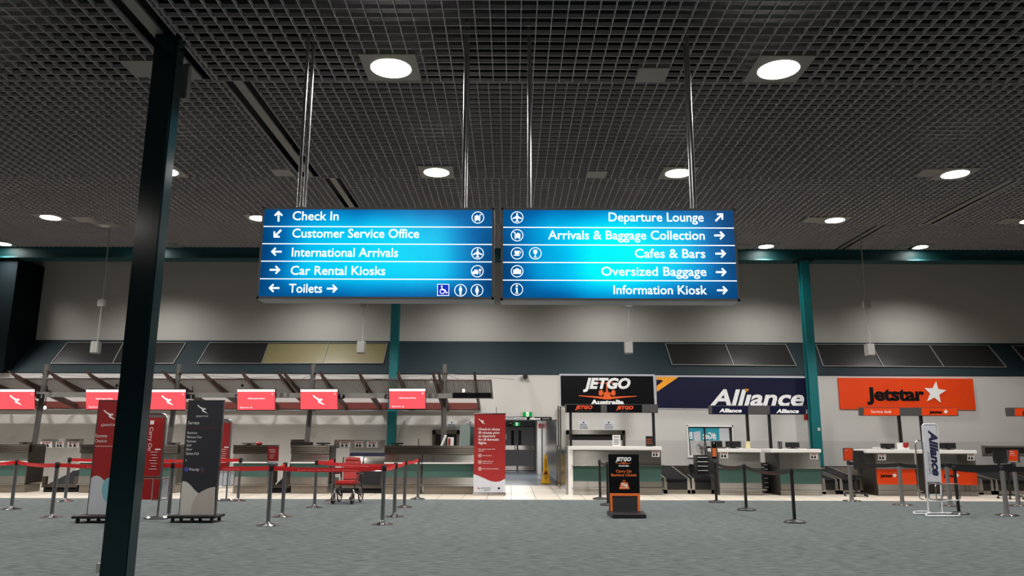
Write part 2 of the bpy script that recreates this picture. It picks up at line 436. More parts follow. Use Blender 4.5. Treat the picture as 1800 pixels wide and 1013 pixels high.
# sloped windows
PS = Vector((0, Y_WALL, Z_LOW)); NS = Vector((0, -(Z_UP - Z_LOW), (Y_UP - Y_WALL))).normalized()
def sloped_window(name, quad, divs, panes):
    r = sroot(name, on_plane(*quad[3], PS, NS))
    Q = [on_plane(x, y, PS, NS) + NS * .02 for x, y in quad]
    D = [(Q[0], Q[3])] + [tuple(on_plane(x, y, PS, NS) + NS * .02 for x, y in d) for d in divs] + [(Q[1], Q[2])]
    b = MB()
    for a, c in D: b.bar(a, c, .028, .04, NS)
    b.bar(Q[0], Q[1], .028, .04, NS); b.bar(Q[3], Q[2], .028, .04, NS)
    b.build('window_frame', mat('grey_frame_paint', (104, 104, 102), .5), r)
    for i, m in enumerate(panes):
        (a, d), (bq, c) = D[i], D[i + 1]
        MB().prism([a - NS * .014, bq - NS * .014, c - NS * .014, d - NS * .014], NS * .006).build('pane', m, r)
sloped_window('window_1', [(119, 604), (327, 604), (305, 640.5), (90, 640.5)], [((217, 604), (198, 640.5))], [M_DARKGL, M_DARKGL])
sloped_window('window_2', [(369, 604), (681.5, 604.5), (673.5, 640), (347, 640.5)], [((473, 604), (460, 640.5)), ((578, 604.5), (567.5, 640))], [M_DARKGL, M_LITGL, M_LITGL])
sloped_window('window_3', [(1169.5, 605.5), (1381, 607), (1399.5, 644.5), (1181.5, 642.5)], [((1274.7, 606.5), (1289.5, 643.5))], [M_DARKGL, M_DARKGL])
sloped_window('window_4', [(1434, 607), (1737, 608.5), (1769, 647), (1447, 645)], [((1532, 607.5), (1552, 645.5)), ((1633, 608), (1659, 646))], [M_DARKGL] * 3)
sloped_window('window_5', [(1778, 609), (1990, 610), (2030, 649), (1812, 647.5)], [((1885, 609.5), (1920, 648))], [M_DARKGL] * 2)

# corridor behind the opening
b = MB().box(-1.15, -1.0, Y_WALL + .15, 37, 0, 2.5)
struct('wall_corridor_left', b, M_WALL)
struct('ceiling_corridor', MB().box(-1.15, 2.4, Y_WALL + .15, 37, 2.4, 2.5), M_DOOR)
YD = 36.4
struct('wall_corridor_end', MB().box(-1.15, 2.4, YD + .1, YD + .2, 0, 2.5), M_DOOR)
r0 = gnd(979, 853.5); r1 = gnd(953, 834)
struct('wall_corridor_right', MB().prism([(X_OPR, Y_WALL + .15, 0), (r1.x, r1.y, 0), (r1.x, r1.y, 2.5), (X_OPR, Y_WALL + .15, 2.5)], (.15, 0, 0)), M_STEEL)
struct('wall_corridor_return', MB().box(r1.x - .18, r1.x + .6, r1.y + .1, YD, 0, 2.5), M_WALL)
struct('baseboard_corridor', MB().bar((X_OPR - .02, Y_WALL + .2, .06), (r1.x - .02, r1.y, .06), .03, .12), M_STEELD)
struct('trim_4', MB().box(r1.x - .02, r1.x + .02, r1.y - .06, r1.y, 0, at(952, 746, r1.y).z), M_BLACK)
struct('trim_6', MB().box(X_OPL, X_OPR, Y_WALL - .01, Y_WALL + .3, Z_OP - .02, Z_OP + .01), M_STEEL)
dr = sroot('door_1', (0, YD, 0))
zt = at(920, 751, YD).z
for x0, x1, vx0, vx1 in ((870, 908, 898.5, 903.5), (911, 939.5, 911.8, 916)):
    A, B = at(x0, 828, YD).x, at(x1, 828, YD).x
    lf = MB().box(A, B, YD, YD + .05, .02, zt).build('leaf', M_DOOR, dr)
    MB().box(at(vx0, 770, YD).x, at(vx1, 770, YD).x, YD - .01, YD, at(900, 783, YD).z, at(900, 757, YD).z).build('vision_pane', M_BLACKM, lf)
    MB().box(A, B, YD - .012, YD, at(900, 791, YD).z, at(900, 783.5, YD).z).build('push_plate', M_STEEL, lf)
    MB().box(A, B, YD - .012, YD, .03, at(900, 819.5, YD).z).build('kick_plate', M_STEEL, lf)
MB().box(at(908, 800, YD).x, at(911.2, 800, YD).x, YD - .04, YD + .05, 0, at(900, 775, YD).z).build('mullion', M_STEELD, dr)
MB().tube([at(905, 782, YD - .05), at(905.5, 791, YD - .05)], .02).build('door_handle', M_CHROME, dr)
MB().box(at(864, 800, YD).x, at(942, 800, YD).x, YD - .03, YD, zt, zt + .06).box(at(939.5, 800, YD).x, at(941.5, 800, YD).x, YD - .03, YD, 0, zt).build('door_frame', M_BLACK, dr)
p = at(888.5, 768, YD)
tag(MB().box(p.x - .06, p.x + .06, YD - .006, YD, p.z - .12, p.z + .12).build('notice', M_WHITE), 'small white paper notice taped to the grey corridor door', 'notice')
# corridor batten
p = at(880, 739.5, 26)
t = thing('batten_light', 'white fluorescent batten glowing under the corridor ceiling', 'light', (p.x, 26, 2.36))
MB().box(p.x - .62, p.x + .62, 25.96, 26.04, 2.36, 2.4).build('housing', M_WHITE, t)
MB().box(p.x - .6, p.x + .6, 25.98, 26.02, 2.325, 2.358).build('tube', glow('batten_tube', (255, 250, 245), 4.0), t)
al = bpy.data.lights.new('corridor_fill', 'AREA'); al.energy = 130; al.shape = 'RECTANGLE'; al.size = 1.2; al.size_y = 3  # unseen area light added to brighten the corridor, apart from the batten
ao = bpy.data.objects.new('corridor_fill', al); C.objects.link(ao); ao.location = (.1, 31, 2.38)

# ================================================================== CEILING LIGHTS
LX = [-16.6, -11.85, -6.5, -1.42, 3.1, 8.28, 13.3]
LOFF0 = .8
ROWN = {0: 'bay overhead', 1: 'nearest ceiling bay', 2: 'second ceiling bay', 3: 'third ceiling bay', 4: 'farthest ceiling bay'}
SIDE = ['far left end', 'left end, beyond the near column', 'left, near the dark column', 'left of centre', 'right of centre', 'right', 'far right end']
LOFF = {0: .8, 1: .36, 2: .36, 3: .42, 4: .5}
def downlight(i, j, X):
    z = BAYZ[i]; y = BAYY[i + 1] - LOFF[i]
    hid = '' 
    lab = {(1, 2): 'round downlight in a square plate, nearest ceiling bay, left of the dark column',
           (1, 3): 'large glowing downlight in a square plate, nearest bay, above the left blue sign',
           (1, 4): 'large glowing downlight in a square plate, nearest bay, above the right blue sign',
           (2, 2): 'glowing downlight half hidden by the near dark column, second ceiling bay',
           (2, 3): 'glowing downlight just above the left blue sign, second ceiling bay',
           (2, 4): 'glowing downlight just above the right blue sign, beside its right hanger rods',
           (2, 5): 'glowing downlight at the right, second ceiling bay, near the long slot',
           (3, 1): 'glowing downlight at the left, third ceiling bay, left of the smoke detector',
           (3, 2): 'glowing downlight touching the left edge of the left blue sign',
           (3, 5): 'glowing downlight right of the blue signs, third ceiling bay, near the slot',
           (3, 6): 'glowing downlight at the far right edge, third ceiling bay',
           (4, 0): 'glowing downlight at the far left edge, farthest ceiling bay by the beam',
           (4, 5): 'glowing downlight by the far teal beam, next to the right blue sign',
           (4, 6): 'glowing downlight by the far teal beam, farthest to the right'}.get((i, j))
    if lab is None: lab = 'round downlight in a square plate, %s, %s' % (ROWN[i], SIDE[j])
    t = thing('ceiling_downlight', lab, 'light', (X, y, z), 0, 'round ceiling downlights')
    s = .32; ro = .238; n = 32
    b = MB(); inner = [(X + ro * math.cos(2 * math.pi * k / n), y + ro * math.sin(2 * math.pi * k / n)) for k in range(n)]
    def sq(k):
        a = 2 * math.pi * k / n; m_ = max(abs(math.cos(a)), abs(math.sin(a))); return (X + s * math.cos(a) / m_, y + s * math.sin(a) / m_)
    vs = []; 
    for k in range(n): vs += [(*sq(k), z - .006), (*inner[k], z - .006), (*sq(k), z + .05)]
    fs = []
    for k in range(n):
        q = (k + 1) % n; fs += [(3 * k, 3 * q, 3 * q + 1, 3 * k + 1), (3 * k, 3 * k + 2, 3 * q + 2, 3 * q)]
    b.add(vs, fs).build('plate', M_PLATE, t)
    MB().lathe([(ro + .012, z - .012), (ro - .002, z - .014), (ro - .012, z + .03), (ro + .012, z + .03)], (X, y, 0), 32, cap=False).build('trim_ring', M_OFFW, t, smooth=True)
    MB().lathe([(ro, z + .004), (ro * .85, z - .004), (ro * .5, z - .010), (.01, z - .012)], (X, y, 0), 32).build('lamp_lens', G_LAMP, t, smooth=True)
    L = bpy.data.lights.new('downlight_beam', 'SPOT'); L.energy = SPOT_W * BEAM[i][2] * (BAYZ[i] / 6.5) ** 2; L.spot_size = R(BEAM[i][0]); L.spot_blend = BEAM[i][1]; L.shadow_soft_size = .2
    L.color = (1.0, .97, .935)
    o = bpy.data.objects.new('downlight_beam', L); C.objects.link(o); o.location = (0, 0, -.04); o.parent = t
for i in range(1, 5):
    for j, X in enumerate(LX): downlight(i, j, X)
for j in (1, 2, 3, 4, 5): downlight(0, j, LX[j])
# blank plates
for k, (x, y, i, s, lab) in enumerate([
        (1146, 132, 1, .18, 'plain grey square ceiling plate, nearest bay, between the two big downlights'),
        (1049, 307, 2, .18, 'plain grey square ceiling plate, second bay, above the gap right of the signs'),
        (497, 304, 2, .18, 'plain grey square ceiling plate beside the left hanger rods'),
        (1634, 304, 2, .2, 'plain grey square ceiling plate left of the right second bay downlight'),
        (254, 121, 1, .2, 'plain grey square ceiling plate behind the top of the near column'),
        (1430, 387, 3, .24, 'plain grey ceiling plate left of the third bay right downlight'),
        (148, 386, 3, .24, 'plain grey ceiling plate between the left downlight and the smoke detector'),
        (1300, 434.5, 4, .28, 'plain grey ceiling plate close to the right edge of the right blue sign'),
        (1590, 436, 4, .28, 'plain grey ceiling plate left of the far right beam downlight'),
        (1775, 388.5, 3, .24, 'plain grey ceiling plate at the far right of the third bay'),
        (303, 433, 4, .24, 'plain grey ceiling plate just right of the near column, by the beam')]):
    p = onz(x, y, BAYZ[i])
    tag(MB().box(p.x - s, p.x + s, p.y - s, p.y + s, BAYZ[i] - .006, BAYZ[i] + .05).build('ceiling_plate', M_PLATE), lab, 'plate', 'blank ceiling plates')
p = onz(183, 394, BAYZ[4])
t = thing('smoke_detector', 'pale square ceiling panel with a round smoke detector, left of the near column', 'detector', (p.x, p.y, BAYZ[4]))
MB().box(p.x - .34, p.x + .34, p.y - .3, p.y + .3, BAYZ[4] - .008, BAYZ[4] + .05).build('panel', M_PLATE, t)
MB().lathe([(.15, BAYZ[4] - .008), (.15, BAYZ[4] - .05), (.09, BAYZ[4] - .08), (.01, BAYZ[4] - .085)], (p.x, p.y, 0)).build('dome', M_OFFW, t, smooth=True)

# ================================================================== HANGING DIRECTORY SIGNS
YS = 7.52; SD = .26
def arrow(b, cx, cy, L, ang, Y):
    # a stroke arrow, ang in degrees anticlockwise from right
    a = R(ang); ca, sa = math.cos(a), math.sin(a)
    def P(u, v): return (cx + u * ca + v * sa, cy - u * sa + v * ca)
    h = L / 2; t_ = L * .085; w_ = L * .4; k = t_ * 1.42
    b.px([P(-h, -t_), P(h - 2.0 * t_, -t_), P(h - 2.0 * t_, t_), P(-h, t_)], Y, .002)
    b.px([P(h, 0), P(h - w_, -w_), P(h - w_ - k * .9, -w_ + k * .9), P(h - k * 1.9, 0), P(h - w_ - k * .9, w_ - k * .9), P(h - w_, w_)], Y, .002)
def plane_icon(b, cx, cy, r, Y):
    pts = [(0, -.82), (.13, -.68), (.15, -.25), (.82, .15), (.82, .32), (.15, .12), (.12, .52), (.32, .68), (.32, .8), (0, .7)]
    pts = pts + [(-x, y) for x, y in reversed(pts[1:-1])]
    b.px([(cx + x * r, cy + y * r) for x, y in pts], Y, .002)
def rel(b, cx, cy, r, pts, Y): b.px([(cx + x * r, cy + y * r) for x, y in pts], Y, .002)
def person_icon(b, cx, cy, r, Y, dress):
    disc_px(b, cx, cy - .62 * r, .16 * r, Y, 12)
    if dress: rel(b, cx, cy, r, [(-.2, -.42), (.2, -.42), (.34, .1), (.24, .14), (.34, .36), (.14, .36), (.14, .82), (-.14, .82), (-.14, .36), (-.34, .36), (-.24, .14), (-.34, .1)], Y)
    else: rel(b, cx, cy, r, [(-.26, -.42), (.26, -.42), (.3, .1), (.18, .1), (.17, .85), (.02, .85), (0, .3), (-.02, .85), (-.17, .85), (-.18, .1), (-.3, .1)], Y)
def trolley_icon(b, cx, cy, r, Y, flip):
    f = -1 if flip else 1
    rel(b, cx, cy, r, [(f * x, y) for x, y in [(-.55, -.28), (-.3, -.28), (-.3, -.42), (.02, -.42), (.02, -.28), (.22, -.28), (.22, .34), (-.55, .34)]], Y)
    rel(b, cx, cy, r, [(f * x, y) for x, y in [(.3, -.5), (.68, -.62), (.68, -.5), (.42, -.4), (.42, .46), (-.6, .46), (-.6, .38), (.3, .38)]], Y)
    disc_px(b, cx - f * .4 * r, cy + .56 * r, .1 * r, Y, 10); disc_px(b, cx + f * .28 * r, cy + .56 * r, .1 * r, Y, 10)
def directory(xa, xb, label, rows, icons, hot, name_m, corners):
    (tlx, tly), (trx, try_), (brx, bry), (blx, bly) = corners
    zt = (at(tlx, tly, YS).z + at(trx, try_, YS).z) / 2; zb_ = (at(blx, bly, YS).z + at(brx, bry, YS).z) / 2
    x0 = (at(tlx, tly, YS).x + at(blx, bly, YS).x) / 2; x1 = (at(trx, try_, YS).x + at(brx, bry, YS).x) / 2
    t = thing('directory_sign', label, 'sign', ((x0 + x1) / 2, YS + SD / 2, zb_), 0, 'hanging lightbox directories')
    fr = .022
    b = MB().box(x0, x1, YS + .012, YS + SD, zb_, zt)
    b.box(x0, x0 + fr, YS - .008, YS + .02, zb_, zt).box(x1 - fr, x1, YS - .008, YS + .02, zb_, zt)
    b.box(x0, x1, YS - .008, YS + .02, zt - fr, zt).box(x0, x1, YS - .008, YS + .02, zb_, zb_ + fr)
    b.build('cabinet', mat('sign_cabinet_grey', (205, 204, 204), .45, 0), t)
    MB().box(x0 + fr, x1 - fr, YS, YS + .014, zb_ + fr, zt - fr).build('light_panel', lightbox_mat(name_m, hot), t)
    rh = (zt - zb_ - 2 * fr) / 5
    d = MB()
    for k in range(1, 5): d.box(x0 + fr, x1 - fr, YS - .003, YS, zb_ + fr + rh * k - .0045, zb_ + fr + rh * k + .0045)
    d.build('divider_lines', G_TEXT, t)
    YT = YS - .003
    for body, xs, xe, yb, al_, arrows in rows:
        q = MB()
        tpx(q, body, xs, xe, yb, 15.2, YT, bold=.01)
        q.build('lettering', G_TEXT, t)
        for ax, ay, ang in arrows: q = MB(); arrow(q, ax, ay, 19, ang, YT); q.build('arrow', G_TEXT, t)
    icons(YT, t)
    return t, x0, x1, zt, zb_
def icon_mb(cx, cy, Y):
    b = MB(); ring_px(b, cx, cy, 11, 1.3, Y); return b
def icons_left(Y, t):
    def fin(b): b.build('pictogram', G_TEXT, t)
    b = icon_mb(840, 382.5, Y); trolley_icon(b, 840, 382.5, 10, Y, False); fin(b)
    b = icon_mb(839.5, 445.5, Y); plane_icon(b, 839.5, 445.5, 10, Y); fin(b)
    b = icon_mb(839, 477, Y)
    rel(b, 838, 478, 10, [(-.75, .3), (-.75, -.02), (-.5, -.1), (-.35, -.38), (.1, -.38), (.25, -.1), (.3, 0), (.3, .3)], Y)
    rel(b, 838, 478, 10, [(.52, -.1), (.62, -.1), (.62, .5), (.52, .5)], Y); disc_px(b, 843.8, 474.8, 2.2, Y, 12)
    disc_px(b, 833.5, 481, 1.6, Y, 10); disc_px(b, 838.5, 481, 1.6, Y, 10); fin(b)
    b = icon_mb(809.5, 510.5, Y); person_icon(b, 809.5, 510.5, 9.5, Y, False); fin(b)
    b = icon_mb(838.5, 510.5, Y); person_icon(b, 838.5, 510.5, 9.5, Y, True); fin(b)
    k = MB().px([(769, 500), (789, 500), (789, 519.3), (769, 519.3)], Y + .0015, .0012).build('access_plate', G_BLUE, t)
    b = MB()
    for q in ([(768.5, 499.5), (789.5, 499.5), (789.5, 500.5), (768.5, 500.5)], [(768.5, 519), (789.5, 519), (789.5, 520), (768.5, 520)],
              [(768.5, 499.5), (769.5, 499.5), (769.5, 520), (768.5, 520)], [(788.5, 499.5), (789.5, 499.5), (789.5, 520), (788.5, 520)]): b.px(q, Y, .002)
    disc_px(b, 776.5, 503.4, 1.4, Y, 10); ring_px(b, 777.6, 512.4, 4.6, 1.2, Y)
    b.px([(775.7, 505), (777.3, 505), (777.8, 509), (782.5, 509), (785, 514.2), (787, 513.6), (787.3, 514.8), (784, 516), (781.6, 510.4), (776.4, 510.4)], Y, .002)
    b.build('wheelchair_symbol', G_TEXT, k)
def icons_right(Y, t):
    def fin(b): b.build('pictogram', G_TEXT, t)
    b = icon_mb(909, 382.3, Y); plane_icon(b, 909, 382.3, 10, Y); fin(b)
    b = icon_mb(909, 413.7, Y); trolley_icon(b, 909, 413.7, 10, Y, True); fin(b)
    b = icon_mb(909, 445.5, Y)
    rel(b, 909, 445, 10, [(-.45, -.4), (.4, -.4), (.38, .05), (.2, .28), (-.25, .28), (-.43, .05)], Y); ring_px(b, 913.4, 443.8, 2.6, .8, Y, 14)
    rel(b, 909, 445, 10, [(-.7, .34), (.55, .34), (.4, .46), (-.5, .46)], Y); fin(b)
    b = icon_mb(941, 445.5, Y)
    rel(b, 941, 445.5, 10, [(-.3, -.62), (.3, -.62), (.34, -.1), (.2, .08), (.06, .14), (.06, .55), (.26, .62), (.26, .7), (-.26, .7), (-.26, .62), (-.06, .55), (-.06, .14), (-.2, .08), (-.34, -.1)], Y); fin(b)
    b = icon_mb(909, 477, Y)
    rel(b, 909, 477, 10, [(-.68, -.3), (-.3, -.3), (-.24, -.5), (.24, -.5), (.3, -.3), (.68, -.3), (.68, .46), (-.68, .46)], Y); fin(b)
    b = icon_mb(908.5, 509, Y)
    disc_px(b, 908.5, 502.8, 1.8, Y, 12); rel(b, 908.5, 509, 10, [(-.25, -.28), (.14, -.28), (.14, .6), (.28, .6), (.28, .72), (-.28, .72), (-.28, .6), (-.14, .6), (-.14, -.16), (-.25, -.16)], Y); fin(b)
tA, ax0, ax1, azt, azb = directory(0, 0, 'left hanging blue lightbox sign, topped by the line for check in and ending in toilets',
    [('Check In', 514, 595, 387, 'L', [(489.5, 380, 90)]), ('Customer Service Office', 513.5, 736.5, 417.5, 'L', [(487.5, 411, 225)]),
     ('International Arrivals', 512.5, 699.5, 451, 'L', [(485.5, 442.5, 180)]), ('Car Rental Kiosks', 510.5, 677, 483, 'L', [(483.5, 474.5, 0)]),
     ('Toilets', 507.5, 566, 514.5, 'L', [(481.5, 506.5, 180), (584, 507.5, 0)])],
    icons_left, (.5, .5, .3, .5, 2.3, .3, (0, 222, 255)), 'lightbox_blue_a', [(461, 363.5), (868.5, 367), (868.5, 527.5), (452, 524.5)])
tB, bx0, bx1, bzt, bzb = directory(0, 0, 'right hanging blue lightbox sign, topped by departure lounge and ending in information kiosk',
    [('Departure Lounge', 1070, 1237, 389, 'R', [(1264.5, 382, 45)]), ('Arrivals & Baggage Collection', 963.5, 1239, 420.5, 'R', [(1265, 414, 0)]),
     ('Cafes & Bars', 1116, 1240, 453, 'R', [(1267, 446, 0)]), ('Oversized Baggage', 1057, 1242, 484.5, 'R', [(1268, 478.5, 0)]),
     ('Information Kiosk', 1078.5, 1243, 517, 'R', [(1270, 510.5, 0)])],
    icons_right, (.49, .42, .2, .55, 5.1, .5, (0, 248, 255)), 'lightbox_blue_b', [(881, 367.5), (1293, 365.5), (1299.5, 530), (880, 527.5)])
ROD = mat('hanger_rod_steel', (150, 150, 150), .3, .55)
for t, xs, zt in ((tA, (527, 815), azt), (tB, (930, 1219), bzt)):
    for x in xs:
        X = at(x, 362, YS + .1).x
        for yy, dx in ((YS + .05, 0), (YS + SD - .04, .012)):
            MB().tube([(X + dx, yy, zt - .01), (X + dx, yy, BAYZ[1] + .3)], .019, 12).build('hanger_rod', ROD, t, smooth=True)

# ================================================================== CEILING-HUNG SPEAKERS
for cx, sx, sy, bx, by, ty, tx, lab in (
        (190, 168.5, 610.5, 179, 533, 398, 193, 'small white speaker on a long conduit, left of the near dark column'),
        (640, 635, 610.5, None, None, None, None, 'small white speaker hanging below the left blue sign, before the yellow window'),
        (1102, 1104.5, 611, None, None, None, None, 'small white speaker hanging below the right blue sign'),
        (1512, 1528.5, 615, 1519, 536, 405, 1509, 'small white speaker on a long conduit, right of the teal column by the orange sign')):
    Y = 22.2; S = at(sx, sy, Y)
    t = thing('pendant_speaker', lab, 'speaker', (S.x, Y, S.z), 0, 'pendant speakers')
    b = MB().box(S.x - .12, S.x + .12, Y - .1, Y + .1, S.z - .19, S.z + .17); b.build('cabinet', M_PEND, t, bevel=.02)
    MB().box(S.x - .1, S.x + .1, Y - .112, Y - .1, S.z - .165, S.z + .145).build('grille', M_PEND, t)
    MB().tube([(S.x + .03, Y, S.z + .15), (S.x + .03, Y, BAYZ[4] + .2)], .016, 8).build('conduit', M_PEND, t)
    if bx:
        B = at(bx, by, Y); MB().box(S.x + .03 - .1, S.x + .03 + .1, Y - .07, Y + .07, B.z - .11, B.z + .11).build('junction_box', M_PEND, t, bevel=.01)
    else:
        MB().box(S.x - .07, S.x + .13, Y - .07, Y + .07, S.z + 1.2, S.z + 1.42).build('junction_box', M_PEND, t, bevel=.01)


# ================================================================== CHECK-IN CANOPY (left)
YF, YB, YM = 21.1, 24.74, 21.65
zf = at(700, 653.8, YF).z; zbk = 2.47
def zraf(Y): return zf + (zbk - zf) * (Y - YF) / (YB - YF)
RAFT = [14, 83.5, 150, 217, 285.5, 354.5, 424, 488, 498, 562.5, 631, 699, 761, 771, 834, -55, -125]
canopy = thing('canopy', 'long steel canopy of sloping brown rafters over the left check-in counters', 'canopy', (-8, YB, 0))
for x in RAFT:
    X = at(x, 653.8, YF).x
    prof = [(YF, zf), (YF + .9, zraf(YF + .9) - .02), (YB, zbk), (YB, zbk - .15), (YF + 1.6, zraf(YF + 1.6) - .19), (YF + .5, zraf(YF + .5) - .12)]
    MB().prism([(X - .035, y, z) for y, z in prof], (.07, 0, 0)).build('rafter', M_BROWN, canopy)
for a, c in ((488, 498), (761, 771)):
    X0, X1 = at(a, 653.8, YF).x, at(c, 653.8, YF).x
    MB().prism([(X0, YF + 1.0, zraf(YF + 1.0) - .1), (X1, YF + 1.0, zraf(YF + 1.0) - .1), (X1, YB, zbk - .1), (X0, YB, zbk - .1)], (0, 0, .02)).build('rafter_plate', M_BROWN, canopy)
YS0, YS1 = 21.85, 23.85
xe = at(863, 670, YS0).x; xs = XL + 1
zs0, zs1 = at(700, 668, YS0).z, at(700, 700.5, YS1).z
MB().prism([(xs, YS0, zs0), (xe, YS0, zs0), (xe, YS1, zs1), (xs, YS1, zs1)], (0, 0, .006)).build('perforated_sheet', M_PERF, canopy)
MB().tube([(xs, YS0, zs0), (xe, YS0, zs0)], .025, 8).build('front_tube', M_BROWN, canopy)
MB().tube([(xe, YS0, zs0), (xe, YS1, zs1)], .02, 8).build('end_tube', M_BROWN, canopy)
zb0, zb1 = at(600, 700, YM).z, at(600, 691.5, YM).z
xb1 = at(796, 695, YM).x; xb2 = at(864, 695, YM).x
MB().box(xs, xb1, YM - .06, YM + .06, zb0, zb1).build('cross_beam', M_BEAM, canopy)
f0, f1 = at(600, 719.5, 24.7).z, at(600, 707.8, 24.7).z
MB().box(xs, at(841, 713, 24.7).x, 24.66, 24.78, f0, f1).build('wall_fascia', M_BROWNR, canopy)
MB().box(xs, at(841, 713, 24.7).x, 24.64, 24.8, f0 - .07, f0 - .02).build('fascia_trim', M_BEAM, canopy)
tag(MB().box(xb1, xb2, YM - .1, YM + .1, zb0 + .01, zb1 + .02).build('blank_sign_box', M_BSIGN, bevel=.005), 'blank black sign box at the right end of the canopy beam', 'sign')
MAST = [(83.5, 641, 60, 781), (316, 641, 297, 781), (552, 641, 539, 784), (782, 641, 779.5, 778), (-150, 641, -178, 781)]
for xt, yt, xb_, yb_ in MAST:
    Bp = at(xb_, yb_, 21.75); Tp = at(xt, yt, 21.9)
    d = (Tp - Bp); base = Bp - d * (Bp.z / d.z)
    m = MB().tube([base, Bp, Tp], .072, 14).build('mast', mat('mast_grey', (92, 90, 88), .4, .3), canopy, smooth=True)
    MB().lathe([(.085, Tp.z - .3), (.085, Tp.z - .24)], (Tp.x, Tp.y - .01, 0), 14).build('collar', M_STEELD, m)
    b = MB(); top = Tp - Vector((0, 0, .27))
    for dx in (-2.0, -1.1, 1.1, 2.0):
        Y = YF + (.7 if abs(dx) > 1.5 else 1.6)
        b.tube([top, (top.x + dx, Y, zraf(Y))], .007, 5)
    b.build('stay_cables', M_POSTG, canopy)
# canopy spot lamps; the dark ones are added to brighten the counters and wall
for (x, y, lab) in ((426, 678, 'small added canopy spot lamp above the fourth red screen'), (577, 677, 'small added canopy spot lamp above the kangaroo screen over the wheelchair'), (645, 690, 'small added canopy spot lamp between the last two red screens'), (338, 690, 'small added canopy spot lamp right of the screen beside the near column'), (205, 679, 'small added canopy spot lamp above the screen behind the red economy banner'),
        (815, 687, 'small white canopy spot lamp over the right end of the counters'), (758, 671, 'small white spot lamp beside the mast right of the last red screen'),
                    (79, 717, 'small white spot lamp right of the leftmost red screen'), (332, 709, None)):
    if lab is None: continue
    P = at(x, y, 22.4); zt_ = zraf(22.4) - .05
    t = thing('spot_lamp', lab, 'lamp', tuple(P), 0, 'canopy spot lamps')
    MB().tube([P + Vector((0, 0, .02)), (P.x, P.y, max(zt_, P.z + .1))], .012, 6).build('stem', M_BLACK, t)
    MB().lathe([(.01, P.z - .05), (.035, P.z - .03), (.04, P.z), (.025, P.z + .05)], (P.x, P.y, 0), 12).build('bulb', glow('spot_bulb', (255, 250, 240), 2.0) if 'white' in lab else M_BLACK, t, smooth=True)
    L = bpy.data.lights.new('canopy_beam', 'SPOT'); L.energy = 90; L.spot_size = R(150); L.spot_blend = .8; L.shadow_soft_size = .05; L.color = (1, .97, .93)
    o = bpy.data.objects.new('canopy_beam', L); C.objects.link(o); o.location = (0, 0, -.07); o.parent = t

# screens ----------------------------------------------------------
YT = 21.45
def screen(x0, x1, y0, y1, roo, num, lab, rt):
    A, B = at(x0, y1, YT), at(x1, y0, YT)
    t = thing('display_screen', lab, 'screen', ((A.x + B.x) / 2, YT, A.z), 0, 'red check-in display screens')
    MB().box(A.x, B.x, YT, YT + .07, A.z, B.z).build('housing', M_BLACK, t, bevel=.006)
    e = 1.3
    MB().px([(x0 + e, y0 + e), (x1 - e, y0 + e), (x1 - e, y0 + 5.4), (x0 + e, y0 + 5.4)], YT - .004, .003).build('header_bar', G_SCRW, t)
    MB().px([(x0 + e, y0 + 5.4), (x1 - e, y0 + 5.4), (x1 - e, y1 - e), (x0 + e, y1 - e)], YT - .004, .003).build('display', G_SCR, t)
    b = MB(); cx = (x0 + x1) / 2
    if roo: roo_px(b, cx - .5, (y0 + y1) / 2 + 1.2, 21, YT - .007)
    else:
        tpx(b, 'Check-in opens at 3:45 am', cx - 15, cx + 15, y0 + 18.3, 2.2, YT - .007, bold=.02)
        roo_px(b, x0 + 7.5, y1 - 5.3, 5, YT - .007); tpx(b, 'QANTAS', x0 + 10, x0 + 22, y1 - 4.2, 1.8, YT - .007, shear=.2); disc_px(b, x0 + 25.5, y1 - 5.0, 1.2, YT - .007, 10)
    tpx(b, num, x1 - 7, None, y0 + 10.8, 2.8, YT - .007, bold=.02)
    b.build('lettering', G_SCRW, t)
    MB().box((A.x + B.x) / 2 - .06, (A.x + B.x) / 2 + .06, YT + .06, YM, (zb0 + zb1) / 2 - .05, (zb0 + zb1) / 2 + .05).build('bracket', M_BLACK, t)
screen(-6, 62, 683.5, 721, True, '3', 'red check-in screen with white flying kangaroo, cut by the left photo edge', 1)
screen(150, 216, 684, 721, False, '4', 'red check-in screen with a line of text, behind the red economy banner', 0)
screen(262, 327.5, 684, 721.5, True, '5', 'red check-in screen with white flying kangaroo, just right of the near dark column', 1)
screen(416, 484.5, 683.5, 722, False, '6', 'red check-in screen with a line of text, right of the charcoal service banner', 0)
screen(527, 594.5, 683.5, 721, True, '7', 'red check-in screen with white flying kangaroo, before the wheelchair', 1)
screen(683, 749, 682.5, 720, False, '8', 'red check-in screen with a line of text, in front of the teal column', 0)
for x0, x1, n, lab in ((63, 77, '3', 'small black number box right of the leftmost red screen'), (327.5, 340.5, '5', 'small black number box right of the screen beside the near column'),
                       (412.5, 417, '6', 'small black number box peeping left of the fourth red screen'), (594.5, 605, '7', 'small black number box right of the kangaroo screen above the wheelchair'),
                       (676, 683.5, '8', 'small black number box left of the last red screen')):
    yc = 697.5 if x0 > 100 else 697
    A, B = at(x0, yc + 4, YT + .1), at(x1, yc - 4, YT + .1)
    t = thing('number_box', lab, 'sign', (A.x, YT + .1, A.z), 0, 'counter number boxes')
    MB().box(A.x, B.x, YT + .09, YM - .05, A.z, B.z).build('box', M_BLACK, t, bevel=.01)
    b = MB(); tpx(b, n, (x0 + x1) / 2 - (1.5 if x1 - x0 > 8 else .5) + (2.5 if n == '3' else 1.5 if n == '5' else 0), None, yc + 2.6, 5.2, YT + .086); b.build('numeral', M_LETG, t)

